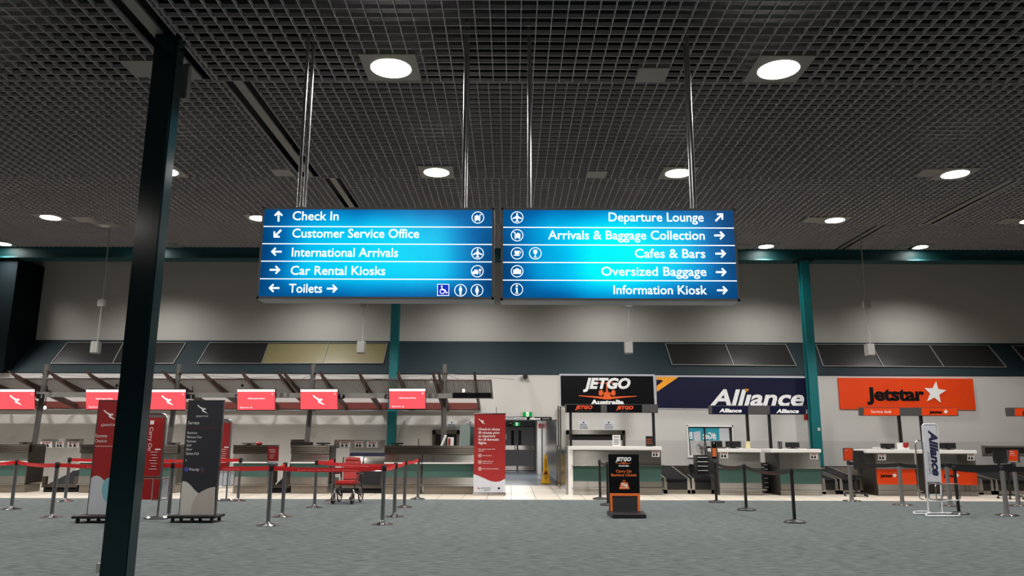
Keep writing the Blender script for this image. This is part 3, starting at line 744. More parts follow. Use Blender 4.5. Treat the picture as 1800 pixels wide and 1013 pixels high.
# ================================================================== LEFT CHECK-IN COUNTERS
YC = 20.7
def zc(y, Y=YC): return at(900, y, Y).z
def notice_px(t, x0, x1, y0, y1, Y):
    n = MB().px([(x0, y0), (x1, y0), (x1, y1), (x0, y1)], Y, .004).build('safety_notice', M_WHITE, t)
    b = MB(); h = y1 - y0; wd = x1 - x0
    for k in (.25, .62):
        b.px([(x0 + wd * k - 1.5, y0 + h * .5), (x0 + wd * k + 1.2, y0 + h * .45), (x0 + wd * k + 2.3, y0 + h * .8), (x0 + wd * k - 1.8, y0 + h * .85)], Y - .003, .002)
        disc_px(b, x0 + wd * k - .4, y0 + h * .38, .9, Y - .003, 8)
    b.build('symbols', M_LETK, n)
    b = MB().px([(x0 + wd * .12, y0 + h * .08), (x1 - wd * .12, y0 + h * .08), (x1 - wd * .12, y0 + h * .2), (x0 + wd * .12, y0 + h * .2)], Y - .003, .002)
    b.build('heading', M_RED, n)
def counter(x0, x1, lab, dep=.72):
    X0, X1 = at(x0, 830, YC).x, at(x1, 830, YC).x
    t = thing('check_in_counter', lab, 'counter', ((X0 + X1) / 2, YC, 0), 0, 'stainless check-in counters')
    MB().box(X0 + .02, X1 - .02, YC + .05, YC + dep, 0, zc(855.5)).build('kickplate', M_KICK, t)
    MB().box(X0, X1, YC, YC + dep, zc(853.5), zc(840)).build('lower_panel', M_STEEL, t)
    MB().box(X0 - .02, X1 + .02, YC - .05, YC + .02, zc(855.3), zc(853.5)).build('bumper_rail', M_STEEL, t)
    MB().box(X0, X1, YC + .01, YC + dep, zc(840), zc(816)).build('glass_panel', M_GREEN, t)
    MB().box(X0 - .01, X1 + .01, YC - .05, YC + .02, zc(816), zc(814)).build('bag_ledge', M_WHITE, t)
    MB().box(X0, X1, YC, YC + dep, zc(814), zc(799.5)).build('upper_panel', M_STEEL, t)
    b = MB(); zz0, zz1 = zc(799.5), zc(786); n = 4
    for k in range(n):
        z0 = zz0 + (zz1 - zz0) * k / n; z1 = zz0 + (zz1 - zz0) * (k + 1) / n
        b.box(X0 - .02, X1 + .02, YC - .05 - .0 * k, YC + .1, z0 + .012, z1)
        b.box(X0 - .005, X1 + .005, YC - .02, YC + .1, z0, z0 + .012)
    b.build('fluted_front', M_STEELD, t)
    MB().box(X0 - .02, X1 + .02, YC - .05, YC + dep, zc(786), zc(784.3)).build('worktop', M_STEELD, t)
    MB().box(X1 - .005, X1 + .02, YC - .01, YC + dep, .25, zc(786) - .005).build('side_panel', M_STEELD, t)
    return t
counter(-36, 46, 'stainless check-in counter at the left photo edge')
counter(139, 236, 'stainless check-in counter half hidden behind the red economy banner')
counter(246, 309, 'stainless check-in counter between the near column and the charcoal service banner')
counter(409, 472.5, 'stainless check-in counter right of the charcoal service banner')
counter(511, 577, 'stainless check-in counter left of the red wheelchair')
counter(676, 740, 'stainless check-in counter right of the wheelchair, behind the stanchion ends')
counter(743, 862, 'long stainless counter running behind the red roll-up banner by the corridor')

def station(x0, x1, lab, header=True, nx=()):
    Y0 = 20.95; X0, X1 = at(x0, 850, Y0).x, at(x1, 850, Y0).x
    t = thing('baggage_scale', lab, 'scale', ((X0 + X1) / 2, Y0, 0), 0, 'baggage weigh stations')
    MB().box(X0 + .02, X1 - .02, Y0 + .06, 22.3, 0, zc(860, Y0)).build('plinth', M_BLACKM, t)
    zk, z1 = zc(860, Y0), zc(854, Y0)
    MB().box(X0, X1, Y0, Y0 + .06, zk, z1).box(X0, X0 + .1, Y0 - .005, Y0 + .08, zk, zc(840.5, Y0)).box(X1 - .1, X1, Y0 - .005, Y0 + .08, zk, zc(840.5, Y0)).build('steel_frame', M_STEELD, t)
    MB().prism([(X0 + .1, Y0 + .06, z1 - .12), (X1 - .1, Y0 + .06, z1 - .12), (X1 - .1, 22.3, .42), (X0 + .1, 22.3, .42)], (0, 0, .1)).build('weigh_belt', M_BELT, t)
    if header:
        b = MB(); prof = []
        for k in range(9):
            a = R(90) * k / 8; prof.append((22.3 + .45 * math.sin(a), .45 + .62 * (1 - math.cos(a))))
        pts = [(X0, y, z) for y, z in prof] + [(X0, 22.8, 1.07), (X0, 22.8, .4)]
        b.prism(pts, (X1 - X0, 0, 0)).build('curved_chute', M_STEEL, t, smooth=True)
        MB().box(X0, X1, 22.72, 22.78, zc(803, 22.72), zc(797, 22.72)).build('purple_band', M_PURP, t)
        MB().box(X0, X1, 22.72, 22.78, zc(797, 22.72), zc(789.2, 22.72)).build('pale_panel', M_WHITE, t)
        xa, xc = (at(x0 - .5, 782, 22.6).x, at(x1 + 2, 782, 22.6).x) if nx else (X0, X1)
        MB().box(xa, xc, 22.6, 22.85, zc(789.2, 22.6), zc(774.3, 22.6)).build('header_panel', M_STEEL, t)
        for a_, c_ in nx: notice_px(t, a_, c_, 777, 787.5, 22.595)
        MB().box(X0, X0 + .06, 22.3, 22.85, 0, .5).box(X1 - .06, X1, 22.3, 22.85, 0, .5).box(X0, X1, 22.78, 22.85, 0, zc(789.3, 22.6)).build('rear_frame', M_STEELD, t)
    return t
station(74, 136, 'steel baggage scale with three notices, left of the red economy banner', True, ((71, 91.5), (98, 112), (118.5, 139)))
station(588, 674, 'steel baggage scale with three notices, behind the red wheelchair', True, ((597, 616), (624, 638), (645, 664)))
station(476, 509, 'narrow steel baggage scale between two counters, behind the small red stanchion sign', True, ())

# things on the counters
def monitor(x0, x1, y0, Y, zbase, lab, group='counter monitors'):
    A, B = at(x0, y0, Y), at(x1, y0, Y); cx = (A.x + B.x) / 2; zb_ = zbase
    t = thing('monitor', lab, 'monitor', (cx, Y, zb_), 0, group)
    MB().box(A.x, B.x, Y, Y + .05, zb_ + .03, A.z).build('screen_back', M_BLACK, t, bevel=.006)
    MB().box(cx - .05, cx + .05, Y - .03, Y, zb_ + .01, zb_ + min(.12, (A.z - zb_) * .7)).build('stand', M_BLACK, t)
    MB().box(cx - .12, cx + .12, Y - .08, Y + .1, zb_, zb_ + .015).build('foot', M_BLACK, t)
    return t
ZT = zc(784.3)
for x0, x1, y0, lab in ((33, 57, 777.5, 'black monitor on the counter at the left photo edge'), (203, 226, 778, 'black monitor on the counter behind the near column'),
                        (294, 317, 778.5, 'black monitor left of the charcoal service banner'), (424, 452, 779, 'black monitor on the counter right of the charcoal banner'),
                        (556, 580, 778.5, 'black monitor on the counter beside the baggage scale, left of the wheelchair'), (687, 709, 778.5, 'black monitor in front of the teal column')):
    monitor(x0, x1, y0, YC + .45, ZT, lab)
p = at(455, 785, YC + .4)
tag(MB().lathe([(.05, ZT), (.09, ZT + .02), (.095, ZT + .05), (.06, ZT + .075), (.01, ZT + .08)], (p.x, p.y, 0), 16).build('red_case', M_RED, smooth=True), 'small rounded red case beside the monitor right of the charcoal banner', 'case')
A, B = at(470, 781, YC + .5), at(550, 781, YC + .5)
A = at(512, 781, YC + .5)
tag(MB().box(A.x, B.x, YC + .4, YC + .55, ZT, ZT + .08).build('keyboard_tray', M_BLACK, bevel=.01), 'long low black keyboard tray along the counter left of the wheelchair', 'tray')
# leaning folder, brochure stand, glass screens at the counter by the red roll-up banner
Y = YC + .25
P0, P1 = at(774.5, 785, Y), at(784, 765.5, Y); 
tag(MB().bar((P0.x + .03, Y, ZT), (P1.x, Y, P1.z), .28, .05, (1, 0, 0)).build('folder', M_WHITE), 'white folder leaning on the mast, on the counter', 'folder')
P0, P1 = at(786.5, 785, Y), at(797.5, 769, Y)
t = thing('brochure_stand', 'white and red brochure stand on the counter left of the roll-up banner', 'stand', (P0.x, Y, ZT))
MB().box(P0.x, P1.x, Y, Y + .08, ZT, P1.z).build('holder', M_WHITE, t)
MB().px([(788, 771), (792, 771.5), (791.5, 783), (787.5, 783.5)], Y - .004, .003).build('leaflet', M_RED, t)
tag(MB().px([(808.5, 784.5), (808.5, 751), (811, 747), (825, 746), (825.5, 784.5)], YC + .5, .02).build('glass_screen', M_FGLASS), 'frosted glass screen with rounded top on the counter by the roll-up banner', 'glass')
tag(MB().box(at(826, 770, 22.6).x, at(846, 770, 22.6).x, 22.55, 22.65, 0, at(826, 751, 22.6).z).build('glass_partition', M_DGLASS), 'blue grey glass partition half hidden behind the roll-up banner', 'glass')
# baggage openings in the back wall
def wall_opening(x0, x1, y0, y1, lab):
    Y = Y_WALL; A, B = at(x0, y1, Y), at(x1, y0, Y)
    t = thing('baggage_opening', lab, 'opening', ((A.x + B.x) / 2, Y, A.z), 0, 'framed baggage openings in the wall')
    MB().box(A.x, B.x, Y - .006, Y - .002, A.z, B.z).build('painted_dark_inset', M_BLACKM, t)  # flat black sheet stands in for the dark inside the opening
    b = MB().box(A.x - .02, A.x + .07, Y - .08, Y - .005, A.z, B.z).box(B.x - .07, B.x + .02, Y - .08, Y - .005, A.z, B.z).box(A.x - .02, B.x + .02, Y - .08, Y - .005, B.z - .12, B.z + .02)
    b.build('steel_frame', M_STEEL, t)
wall_opening(761, 807, 757, 792, 'dark framed baggage opening left of the roll-up banner, behind the mast')
wall_opening(996.5, 1097, 757.5, 792, 'wide dark framed baggage opening behind the left white-topped desk')
def wall_notice(x0, x1, y0, y1, lab):
    Y = Y_WALL - .014; t = thing('wall_notice', lab, 'notice', tuple(at((x0 + x1) / 2, y1, Y)), 0, 'grey wall notices')
    MB().px([(x0, y0), (x1, y0), (x1, y1), (x0, y1)], Y, .01).build('plate', M_LGREY, t)
    b = MB(); cx = (x0 + x1) / 2; wd = (x1 - x0); h = y1 - y0
    disc_px(b, cx, y0 + h * .16, 1.4, Y - .003, 10); tpx(b, 'IMPORTANT', cx - wd * .28, cx + wd * .28, y0 + h * .45, 1.6, Y - .003, bold=.03)
    for k in (.58, .7, .82): b.px([(x0 + wd * .15, y0 + h * k), (x1 - wd * .15, y0 + h * k), (x1 - wd * .15, y0 + h * k + .5), (x0 + wd * .15, y0 + h * k + .5)], Y - .003, .002)
    b.build('print', M_LETK, t)
wall_notice(783.5, 804.5, 740.5, 756.5, 'grey printed notice on the wall just right of the silver mast')
wall_notice(816, 837, 740.5, 753, 'grey printed notice on the wall, partly behind the roll-up banner')
wall_notice(1015, 1036.5, 740.5, 756.5, 'left grey printed notice above the framed opening, below the black fascia')
wall_notice(1059, 1081, 740.5, 756.5, 'right grey printed notice above the framed opening, below the black fascia')

# corridor mouth: signs, column, balustrade, cone, camera
p0, p1 = at(886, 738.6, Y_WALL - .06), at(969.5, 733.4, Y_WALL - .06)
t = thing('header_sign', 'thin black and white sign strip above the corridor opening', 'sign', (p0.x, Y_WALL - .06, p0.z))
Y = Y_WALL - .06
MB().box(p0.x, p1.x, Y, Y_WALL - .011, p0.z, p1.z).build('panel', M_BSIGN, t)
MB().px([(887, 734), (926, 734), (926, 738.3), (887, 738.3)], Y - .004, .003).build('pale_section', M_LGREY, t)
b = MB(); tpx(b, 'QANTAS', 890, 904, 737.6, 3, Y - .007); tpx(b, 'CUSTOMER SERVICE', 906, 924, 737.4, 2, Y - .007); b.build('dark_lettering', M_LETK, t)
b = MB(); tpx(b, 'Alliance', 930, 950, 738, 4, Y - .007, bold=.04, shear=.25); tpx(b, 'CHECK-IN', 953, 966, 737.3, 2, Y - .007); b.build('lettering', M_LETW, t)
def exit_sign(x0, x1, y0, y1, Y, lab, framed):
    t = thing('exit_sign', lab, 'sign', tuple(at((x0 + x1) / 2, y1, Y)), 0, 'green exit signs')
    A, B = at(x0, y1, Y), at(x1, y0, Y)
    MB().box(A.x - (.03 if framed else .005), B.x + (.03 if framed else .005), Y, Y + .05, A.z, B.z + (.06 if framed else .005)).build('case', M_OFFW, t)
    wd = x1 - x0
    MB().px([(x0, y0), (x1, y0), (x1, y1), (x0, y1)], Y - .004, .003).build('green_face', G_EXIT, t)
    MB().px([(x0 + wd * .36, y0), (x0 + wd * .64, y0), (x0 + wd * .64, y1), (x0 + wd * .36, y1)], Y - .008, .003).build('white_face', G_EXITW, t)
    b = MB(); cx = (x0 + x1) / 2; h = y1 - y0
    disc_px(b, cx + .3, y0 + h * .2, h * .09, Y - .011, 8); b.px([(cx - h * .08, y0 + h * .32), (cx + h * .14, y0 + h * .32), (cx + h * .1, y0 + h * .58), (cx + h * .22, y0 + h * .9), (cx + h * .1, y0 + h * .9), (cx, y0 + h * .66), (cx - h * .14, y0 + h * .9), (cx - h * .22, y0 + h * .82), (cx - h * .06, y0 + h * .56)], Y - .011, .002)
    b.build('running_figure', G_EXIT, t)
    return t
t = exit_sign(919, 935.5, 724.8, 732.6, Y_WALL - .06, 'green and white exit sign on the wall above the corridor opening', True)
exit_sign(903, 914, 743, 748.7, 29, 'smaller green exit sign hanging inside the corridor', False)
p = at(908.5, 743, 29); MB().tube([(p.x, 29.02, p.z), (p.x, 29.02, 2.4)], .01, 6).build('hanger', M_BLACK, bpy.data.objects['exit_sign.001'])
p = at(899, 746.5, 28.6)
t = thing('camera', 'small black camera hanging inside the corridor, left of the inner exit sign', 'camera', tuple(p))
MB().tube([(p.x - .05, 28.5, p.z - .03), (p.x + .06, 28.7, p.z + .03)], .055, 12).build('body', M_BLACK, t); MB().tube([(p.x, 28.6, p.z), (p.x, 28.6, 2.4)], .012, 6).build('stem', M_BLACK, t)
p = at(923.5, 662, Y_WALL - .12)
t = thing('dome_camera', 'dark dome camera on the white wall above the corridor', 'camera', (p.x, Y_WALL, p.z))
MB().tube([(p.x, Y_WALL - .22, p.z), (p.x, Y_WALL - .02, p.z)], [.07, .085], 16).build('body', M_BLACK, t)
MB().tube([(p.x, Y_WALL - .24, p.z), (p.x, Y_WALL - .21, p.z)], .028, 12).build('lens', M_CHROME, t)
q = at(915.5, 661.5, Y_WALL - .12)
MB().tube([(p.x, Y_WALL - .1, p.z), (q.x, Y_WALL - .14, q.z)], .018, 8).lathe([(.01, q.z - .05), (.04, q.z - .03), (.045, q.z + .02), (.01, q.z + .04)], (q.x, Y_WALL - .14, 0), 12).build('side_lamp', M_OFFW, t)
MB().box(p.x - .05, p.x + .05, Y_WALL - .03, Y_WALL, p.z - .05, p.z + .05).build('wall_mount', M_BLACK, t)
YP = r1.y + .1; p = at(948.5, 749, YP)
tag(MB().box(p.x - .05, p.x + .05, YP - .02, YP - .001, p.z - .1, p.z + .1).build('alarm_plate', M_RED), 'small red fire alarm plate inside the corridor', 'plate')
t = thing('corner_post', 'tall slim stainless post at the corridor corner', 'post', (at(983, 780, 24.6).x, 24.6, 0))
MB().box(at(980.5, 780, 24.6).x, at(982.6, 780, 24.6).x, 24.5, 24.7, 0, at(982, 714, 24.6).z).build('post', M_STEEL, t)
MB().box(at(984.4, 780, 24.6).x, at(986.6, 780, 24.6).x, 24.5, 24.7, 0, at(985, 715, 24.6).z).build('post', M_STEEL, t)
# balustrade
t = thing('glass_balustrade', 'dark glass balustrade with steel posts between corridor and left white-topped desk', 'balustrade', (1.6, 22.7, 0))
pa, pm, pb = gnd(983, 853), gnd(986.5, 858), gnd(1003, 869.5)
xA, xB = at(980.5, 850, 24.4).x, at(997.5, 868, 20.75).x
def bx_at(Y): return xA + (xB - xA) * (24.4 - Y) / (24.4 - 20.75)
hb = at(985, 784, 24).z
for Ya, Yb in ((24.4, 23.3), (23.1, 20.95)):
    MB().bar((bx_at(Ya), Ya, (hb + .12) / 2), (bx_at(Yb), Yb, (hb + .12) / 2), .02, hb - .16).build('glass_pane', M_DGLASS, t)
for Yp in (24.45, 23.2, 20.85):
    MB().box(bx_at(Yp) - .035, bx_at(Yp) + .035, Yp - .06, Yp + .06, 0, hb).build('post', M_STEEL, t)
MB().bar((bx_at(24.4), 24.4, .06), (bx_at(20.9), 20.9, .06), .05, .1).build('bottom_rail', M_STEEL, t)
# wet floor cone
p = gnd(959.5, 850.3); k = at(968, 851, p.y).x - p.x; zt_ = at(959, 798.5, p.y).z
t = thing('wet_floor_cone', 'tall yellow wet floor cone standing in the corridor mouth', 'cone', (p.x, p.y, 0))
def ring4(h, z, rot=0): return [(p.x + sx * h, p.y + sy * h, z) for sx, sy in ((-1, -1), (1, -1), (1, 1), (-1, 1))]
h0, h1 = k * .8, k * .24
b = MB().add(ring4(h0, .06) + ring4(h1, zt_ - .02) + ring4(h1 * .6, zt_), [(0, 1, 5, 4), (1, 2, 6, 5), (2, 3, 7, 6), (3, 0, 4, 7), (4, 5, 9, 8), (5, 6, 10, 9), (6, 7, 11, 10), (7, 4, 8, 11), (8, 9, 10, 11), (3, 2, 1, 0)])
b.build('cone_body', M_YEL, t)
MB().box(p.x - k, p.x + k, p.y - k, p.y + k, 0, .065).build('base', M_YEL, t, bevel=.01)
def conex(x, y): 
    z = at(x, y, p.y).z; f_ = h0 + (h1 - h0) * (z - .06) / (zt_ - .08); return p.y - f_ - .004
b = MB()
for ch, yb in zip('CAUTION', (811, 815, 819, 823, 827, 831, 835)):
    if yb < 824: 
        Y = conex(959, yb); tpx(b, ch, 958, 961.6, yb, 3, Y, bold=.03)
Y = conex(959, 834.5); b.px([(955.5, 834.5), (959.6, 826), (963.6, 834.5)], Y, .003)
Y = conex(959, 841.5); tpx(b, 'WET FLOOR', 955.3, 964.3, 838, 2.2, conex(959, 838), bold=.03); tpx(b, 'PISO', 957.5, 962.3, 841.8, 2, Y, bold=.03)
b.build('warning_print', mat('dark_red_print', (110, 40, 14), .5), t)

# ================================================================== RIGHT DESKS
def desk(x0, x1, yt, yb, lab, accent, logo, side=True, notice=None, dep=.85, Y=YC, sl=0):
    X0, X1 = at(x0, yb - 20, Y).x, at(x1, yb - 20, Y).x; xm = (x0 + x1) / 2
    def z(f): return at(xm, yt + (yb - yt) * f, Y).z
    t = thing('service_desk', lab, 'desk', ((X0 + X1) / 2, Y, 0), 0, 'stainless service desks with white tops')
    MB().box(X0 - .08 - sl, X1 + .02, Y - .08, Y + dep, z(.075), z(0)).build('worktop', M_WHITE, t, bevel=.012)
    MB().box(X0, X1, Y, Y + dep, z(.375), z(.075)).build('upper_panel', M_STEEL, t)
    MB().box(X0 - .03, X1 + .06, Y - .1, Y + .02, z(.4), z(.375)).build('bag_ledge', M_STEEL, t)
    MB().box(X0, X1, Y + .01, Y + dep, z(.715), z(.4)).build('accent_panel', accent, t)
    MB().box(X0, X1, Y, Y + dep, z(.84), z(.715)).build('lower_panel', M_STEEL, t)
    MB().box(X0 - .03, X1 + .1, Y - .07, Y + .02, z(.865), z(.84)).build('bumper_rail', M_STEEL, t)
    MB().box(X0, X1, Y + .02, Y + dep, 0, z(.865)).build('kickplate', M_STEEL, t)
    if side: MB().box(X0 - .03, X0 - .002, Y + .02, Y + dep + .2, .0, z(.09)).build('side_panel', M_STEELD, t)
    if notice: notice_px(t, *notice, Y - .006)
    if logo:
        a, c, yb_ = logo; b = MB(); tpx(b, 'Jetstar', a, c, yb_, 5, Y - .002, bold=.035); b.build('logo_lettering', M_LETK, t)
        b = MB(); star_px(b, c + 2.5, yb_ - 3, 4.6, Y - .006); b.build('logo_star', M_LETW, t)
    return t, z(0)
def star_px(b, cx, cy, r, Y, rot=8, th=.003):
    pts = []
    for k in range(10):
        a = R(-90 + rot + 36 * k); q = r if k % 2 == 0 else r * .42
        pts.append((cx + q * math.cos(a), cy + q * math.sin(a)))
    b.px(pts, Y, th)
_, ZJ = desk(1007, 1163.5, 785, 871.5, 'wide white-topped stainless desk below the black wall sign with the orange aircraft', M_GREEN, None, False, (1146, 1159.5, 793.5, 803.5))
t = bpy.data.objects['service_desk']; pA = at(1003, 830, YC)
MB().box(pA.x - .06, pA.x + .06, YC - .03, YC + .85, 0, ZJ - .04).build('end_post', M_WHITE, t)
_, ZA = desk(1265.5, 1339.5, 789, 873.5, 'white-topped stainless desk beside the turquoise window, below the navy sign', M_GREEN, None, True, (1265.8, 1280, 795, 806))
_, ZA2 = desk(1372.5, 1445, 789.5, 876, 'white-topped stainless desk standing against the teal column', M_GREEN, None, True, (1424, 1438, 797, 808), sl=.16)
_, ZS = desk(1543.5, 1612.5, 790.5, 876.5, 'orange-fronted desk below the large orange wall sign, left of the white baggage gauge', M_ORANGE, (1548, 1570, 839), True, (1543.5, 1557.5, 798.5, 809.5), sl=.2)
_, ZS2 = desk(1655, 1720, 791.5, 877.5, 'orange-fronted desk directly behind the white baggage gauge', M_ORANGE, (1659, 1680, 839), True, (1700.5, 1713.5, 799, 810), sl=.3)
for x0, x1, y0, z_, lab in ((1254, 1269.5, 775.5, ZA, 'small black monitor left on the desk beside the turquoise window'), (1275.5, 1302.5, 776, ZA, 'black monitor with a mark on its back, on the desk beside the turquoise window'),
                            (1381, 1405, 778, ZA2, 'black monitor on the desk against the teal column'), (1548.5, 1572.5, 780, ZS, 'black monitor on the orange-fronted desk left of the white gauge'),
                            (1652, 1680, 779, ZS2, 'black monitor on the desk directly behind the white gauge')):
    monitor(x0, x1, y0, YC + .4, z_, lab)
def desk_item(name, x0, x1, y0, Y, zb_, m, lab, cat, dep=.06):
    A, B = at(x0, y0, Y), at(x1, y0, Y)
    return tag(MB().box(A.x, B.x, Y, Y + dep, zb_, A.z).build(name, m, bevel=.006), lab, cat)
o = desk_item('poster', 1076.5, 1090.5, 765, YC + .1, ZJ, M_WHITE, 'white poster standing on the desk below the black sign', 'poster', .02)
b = MB(); tpx(b, 'NOTICE', 1079, 1088, 769.5, 2, YC + .096, bold=.03)
for k in range(4): b.px([(1079, 773 + 2.6 * k), (1088, 773 + 2.6 * k), (1088, 773.7 + 2.6 * k), (1079, 773.7 + 2.6 * k)], YC + .096, .002)
b.build('print', M_LETK, o)
o = desk_item('poster', 1135, 1147, 767, YC + .1, ZJ, M_BLACK, 'dark poster with orange dots at the right end of the wide desk', 'poster', .02)
b = MB()
for k in range(12): disc_px(b, 1137.5 + 2.4 * (k % 4), 772.5 + 3.6 * (k // 4), .8, YC + .096, 8)
b.build('print', M_ORPR, o)
desk_item('yellow_paper', 1310.5, 1318.5, 776, YC + .2, ZA, mat('pale_yellow_paper', (212, 204, 150), .6), 'pale yellow paper standing on the desk, at the foot of the left black pole', 'paper', .015)
o = desk_item('poster', 1367, 1374.5, 776.5, YC + .15, ZA2, M_BLACK, 'small dark dotted poster at the foot of the right black pole', 'poster', .015)
b = MB()
for k in range(8): disc_px(b, 1369 + 3.4 * (k % 2), 779 + 2.6 * (k // 2), .7, YC + .146, 8)
b.build('print', M_LETG, o)
desk_item('receipt_printer', 1422.5, 1437, 788.5, YC + .2, ZA2, M_BLACK, 'low black device on the right end of the desk by the teal column', 'device', .2)
desk_item('receipt_printer', 1260, 1276, 786, YC + .2, ZA, M_STEELD, 'low grey device on the left end of the desk beside the window', 'device', .2)
desk_item('receipt_printer', 1539, 1548, 786, YC + .2, ZS, M_OFFW, 'small pale device left of the monitor on the orange-fronted desk', 'device', .2)
desk_item('receipt_printer', 1698, 1711, 791, YC + .2, ZS2, M_BLACK, 'low black device on the right end of the desk behind the white gauge', 'device', .2)
o = desk_item('brochure_rack', 1578.5, 1597.5, 778.5, YC + .25, ZS, M_WHITE, 'white and red brochure rack on the orange-fronted desk', 'rack', .08)
MB().px([(1587.5, 778.8), (1597.3, 778.2), (1597.3, 786), (1592, 788), (1587.5, 786)], YC + .246, .003).build('red_leaflet', M_RED, o)

# fascia sign boxes on poles
def fascia(x0, x1, y0, y1, lab, poles, fills, Y=21.85):
    A, B = at(x0, y1, Y), at(x1, y0, Y)
    t = thing('fascia_sign', lab, 'sign', ((A.x + B.x) / 2, Y, 0), 0, 'fascia sign boxes on black poles')
    MB().box(A.x, B.x, Y, Y + .18, A.z, B.z).build('box', mat('fascia_grey', (72, 70, 70), .5), t, bevel=.006)
    for a, c, m in fills: MB().px([(a, y0 + .8), (c, y0 + .8), (c, y1 - .6), (a, y1 - .6)], Y - .005, .004).build('sign_face', m, t)
    for x, xb_ in poles:
        P = at(x, y1, Y + .09)
        MB().box(P.x - .035, P.x + .035, Y + .05, Y + .13, 0, P.z + .02).build('pole', M_BLACK, t)
    return t, Y - .008
t, Y = fascia(994, 1156.5, 711, 725.5, 'black fascia with two orange words on poles over the wide desk', [(1002.8, 0), (1148, 0)], [(996, 1056, M_BSIGN), (1067, 1128.5, M_BSIGN)])
b = MB(); tpx(b, 'JETGO', 1011, 1041.5, 719, 5.6, Y, bold=.04, shear=.25); tpx(b, 'JETGO', 1083, 1113.5, 719.7, 5.6, Y, bold=.04, shear=.25); b.build('lettering', mat('orange_lettering', (232, 84, 40), .5), t)
b = MB(); tpx(b, 'CUSTOMER SERVICE', 1011, 1040, 723, 1.4, Y); tpx(b, 'CHECK-IN', 1090, 1105, 723.5, 1.4, Y); b.build('small_lettering', mat('dim_lettering', (90, 90, 92), .5), t)
t, Y = fascia(1248, 1416.5, 713.5, 728.5, 'navy fascia with two white words on poles over two desks', [(1312.7, 0), (1351.5, 0)], [(1252, 1315, M_NAVY), (1353.5, 1416, M_NAVY)])
b = MB(); tpx(b, 'Alliance', 1264, 1304, 725, 6.2, Y, bold=.045, shear=.25); tpx(b, 'Alliance', 1364.5, 1404.5, 726, 6.2, Y, bold=.045, shear=.25); b.build('lettering', M_LETW, t)
t, Y = fascia(1514, 1684, 717, 731, 'orange and grey fascia marked service desk, on poles below the orange wall sign', [(1579.5, 0), (1618, 0)], [(1519, 1581.5, M_ORANGE), (1620, 1683, M_ORANGE)])
b = MB(); tpx(b, 'Service desk', 1531.5, 1567.5, 726.3, 5, Y); b.build('white_lettering', M_LETW, t)
b = MB(); tpx(b, 'Jetstar', 1633.5, 1657.5, 727, 5, Y, bold=.05); b.build('lettering', M_LETK, t)
b = MB(); star_px(b, 1662.5, 724, 4.6, Y - .003); b.build('star', M_LETW, t)
t, Y = fascia(1775, 1940, 717.5, 732, 'orange and grey fascia cut by the right photo edge', [(1862, 0)], [(1784, 1850, M_ORANGE)])
b = MB(); tpx(b, 'Jetstar', 1797, 1822, 728, 5, Y, bold=.05); b.build('lettering', M_LETK, t)

# large wall signs
Y = Y_WALL - .05
t = thing('wall_sign', 'large black wall sign with white word over an orange aircraft', 'sign', tuple(at(1067, 714, Y)))
MB().px([(985.5, 660.5), (1148, 661.5), (1150.5, 714.5), (986.5, 713.5)], Y, .048).build('panel', M_BSIGN, t)
MB().px([(983.3, 657.5), (1151, 658.5), (1153.5, 716.5), (984.5, 715.5)], Y + .025, .022).build('frame', M_LGREY, t)
b = MB(); cx = 1066.8
def PJ(x, y): return (980 + x / 10, 655 + y / 10)
for pts in ([(370, 402), (560, 413), (810, 428), (810, 395), (835, 345), (870, 325), (905, 345), (932, 395), (932, 428), (1180, 418), (1390, 412), (1390, 422), (1180, 442), (945, 466), (930, 474), (815, 474), (800, 466), (560, 434), (375, 414)],
            [(855, 330), (858, 175), (880, 175), (884, 330)], [(725, 180), (985, 175), (985, 190), (725, 195)],
            [(722, 340), (740, 312), (780, 308), (800, 335), (800, 385), (782, 405), (745, 405), (725, 385)],
            [(945, 340), (962, 312), (1000, 308), (1018, 335), (1018, 385), (1000, 405), (965, 405), (945, 385)], [(795, 355), (950, 355), (950, 375), (795, 375)]):
    b.px([PJ(x, y) for x, y in pts], Y - .006, .005)
b.build('aircraft_emblem', mat('orange_emblem', (226, 92, 24), .5), t)
b = MB(); tpx(b, 'JETGO', 1025, 1108.5, 682.6, 17, Y - .012, bold=.05, shear=.25); tpx(b, 'Australia', 1038.5, 1097, 711, 7.6, Y - .012, bold=.05)
b.build('lettering', M_LETW, t)
t = thing('wall_sign', 'long navy wall sign with a large white word and amber corner', 'sign', tuple(at(1287, 720, Y)))
MB().px([(1153.8, 662.5), (1418.5, 665), (1422, 719.5), (1155, 717)], Y, .048).build('panel', M_NAVY, t)
MB().px([(1151.8, 660), (1420.5, 662.5), (1424.5, 722), (1153, 719.5)], Y + .025, .022).build('frame', M_LGREY, t)
b = MB(); b.px([(1154, 662.6), (1193, 662.9), (1154.8, 689), (1154.4, 679), (1166, 669.5), (1161, 668), (1154.2, 668)], Y - .006, .005)
b.px([(1309, 683.5), (1317, 684.5), (1311, 690.5)], Y - .012, .005); b.build('amber_accent', M_AMBER, t)
b = MB(); tpx(b, 'All\u0131ance', 1247.5, 1414.5, 712.8, 27, Y - .012, bold=.028, shear=.25); b.build('lettering', M_LETW, t)
t = thing('wall_sign', 'large orange wall sign with black word and white star', 'sign', tuple(at(1593, 721, Y)))
MB().px([(1473, 664.5), (1710, 666), (1715.5, 721), (1477, 719.5)], Y, .048).build('panel', M_ORANGE, t)
b = MB(); tpx(b, 'Jetstar', 1524, 1626, 703.6, 21.5, Y - .008, bold=.04, space=.95); b.build('lettering', M_LETK, t)
b = MB(); star_px(b, 1643.5, 690.5, 20.5, Y - .016, 6, .006); b.build('star', M_LETW, t)
p = at(1417, 733, Y_WALL)
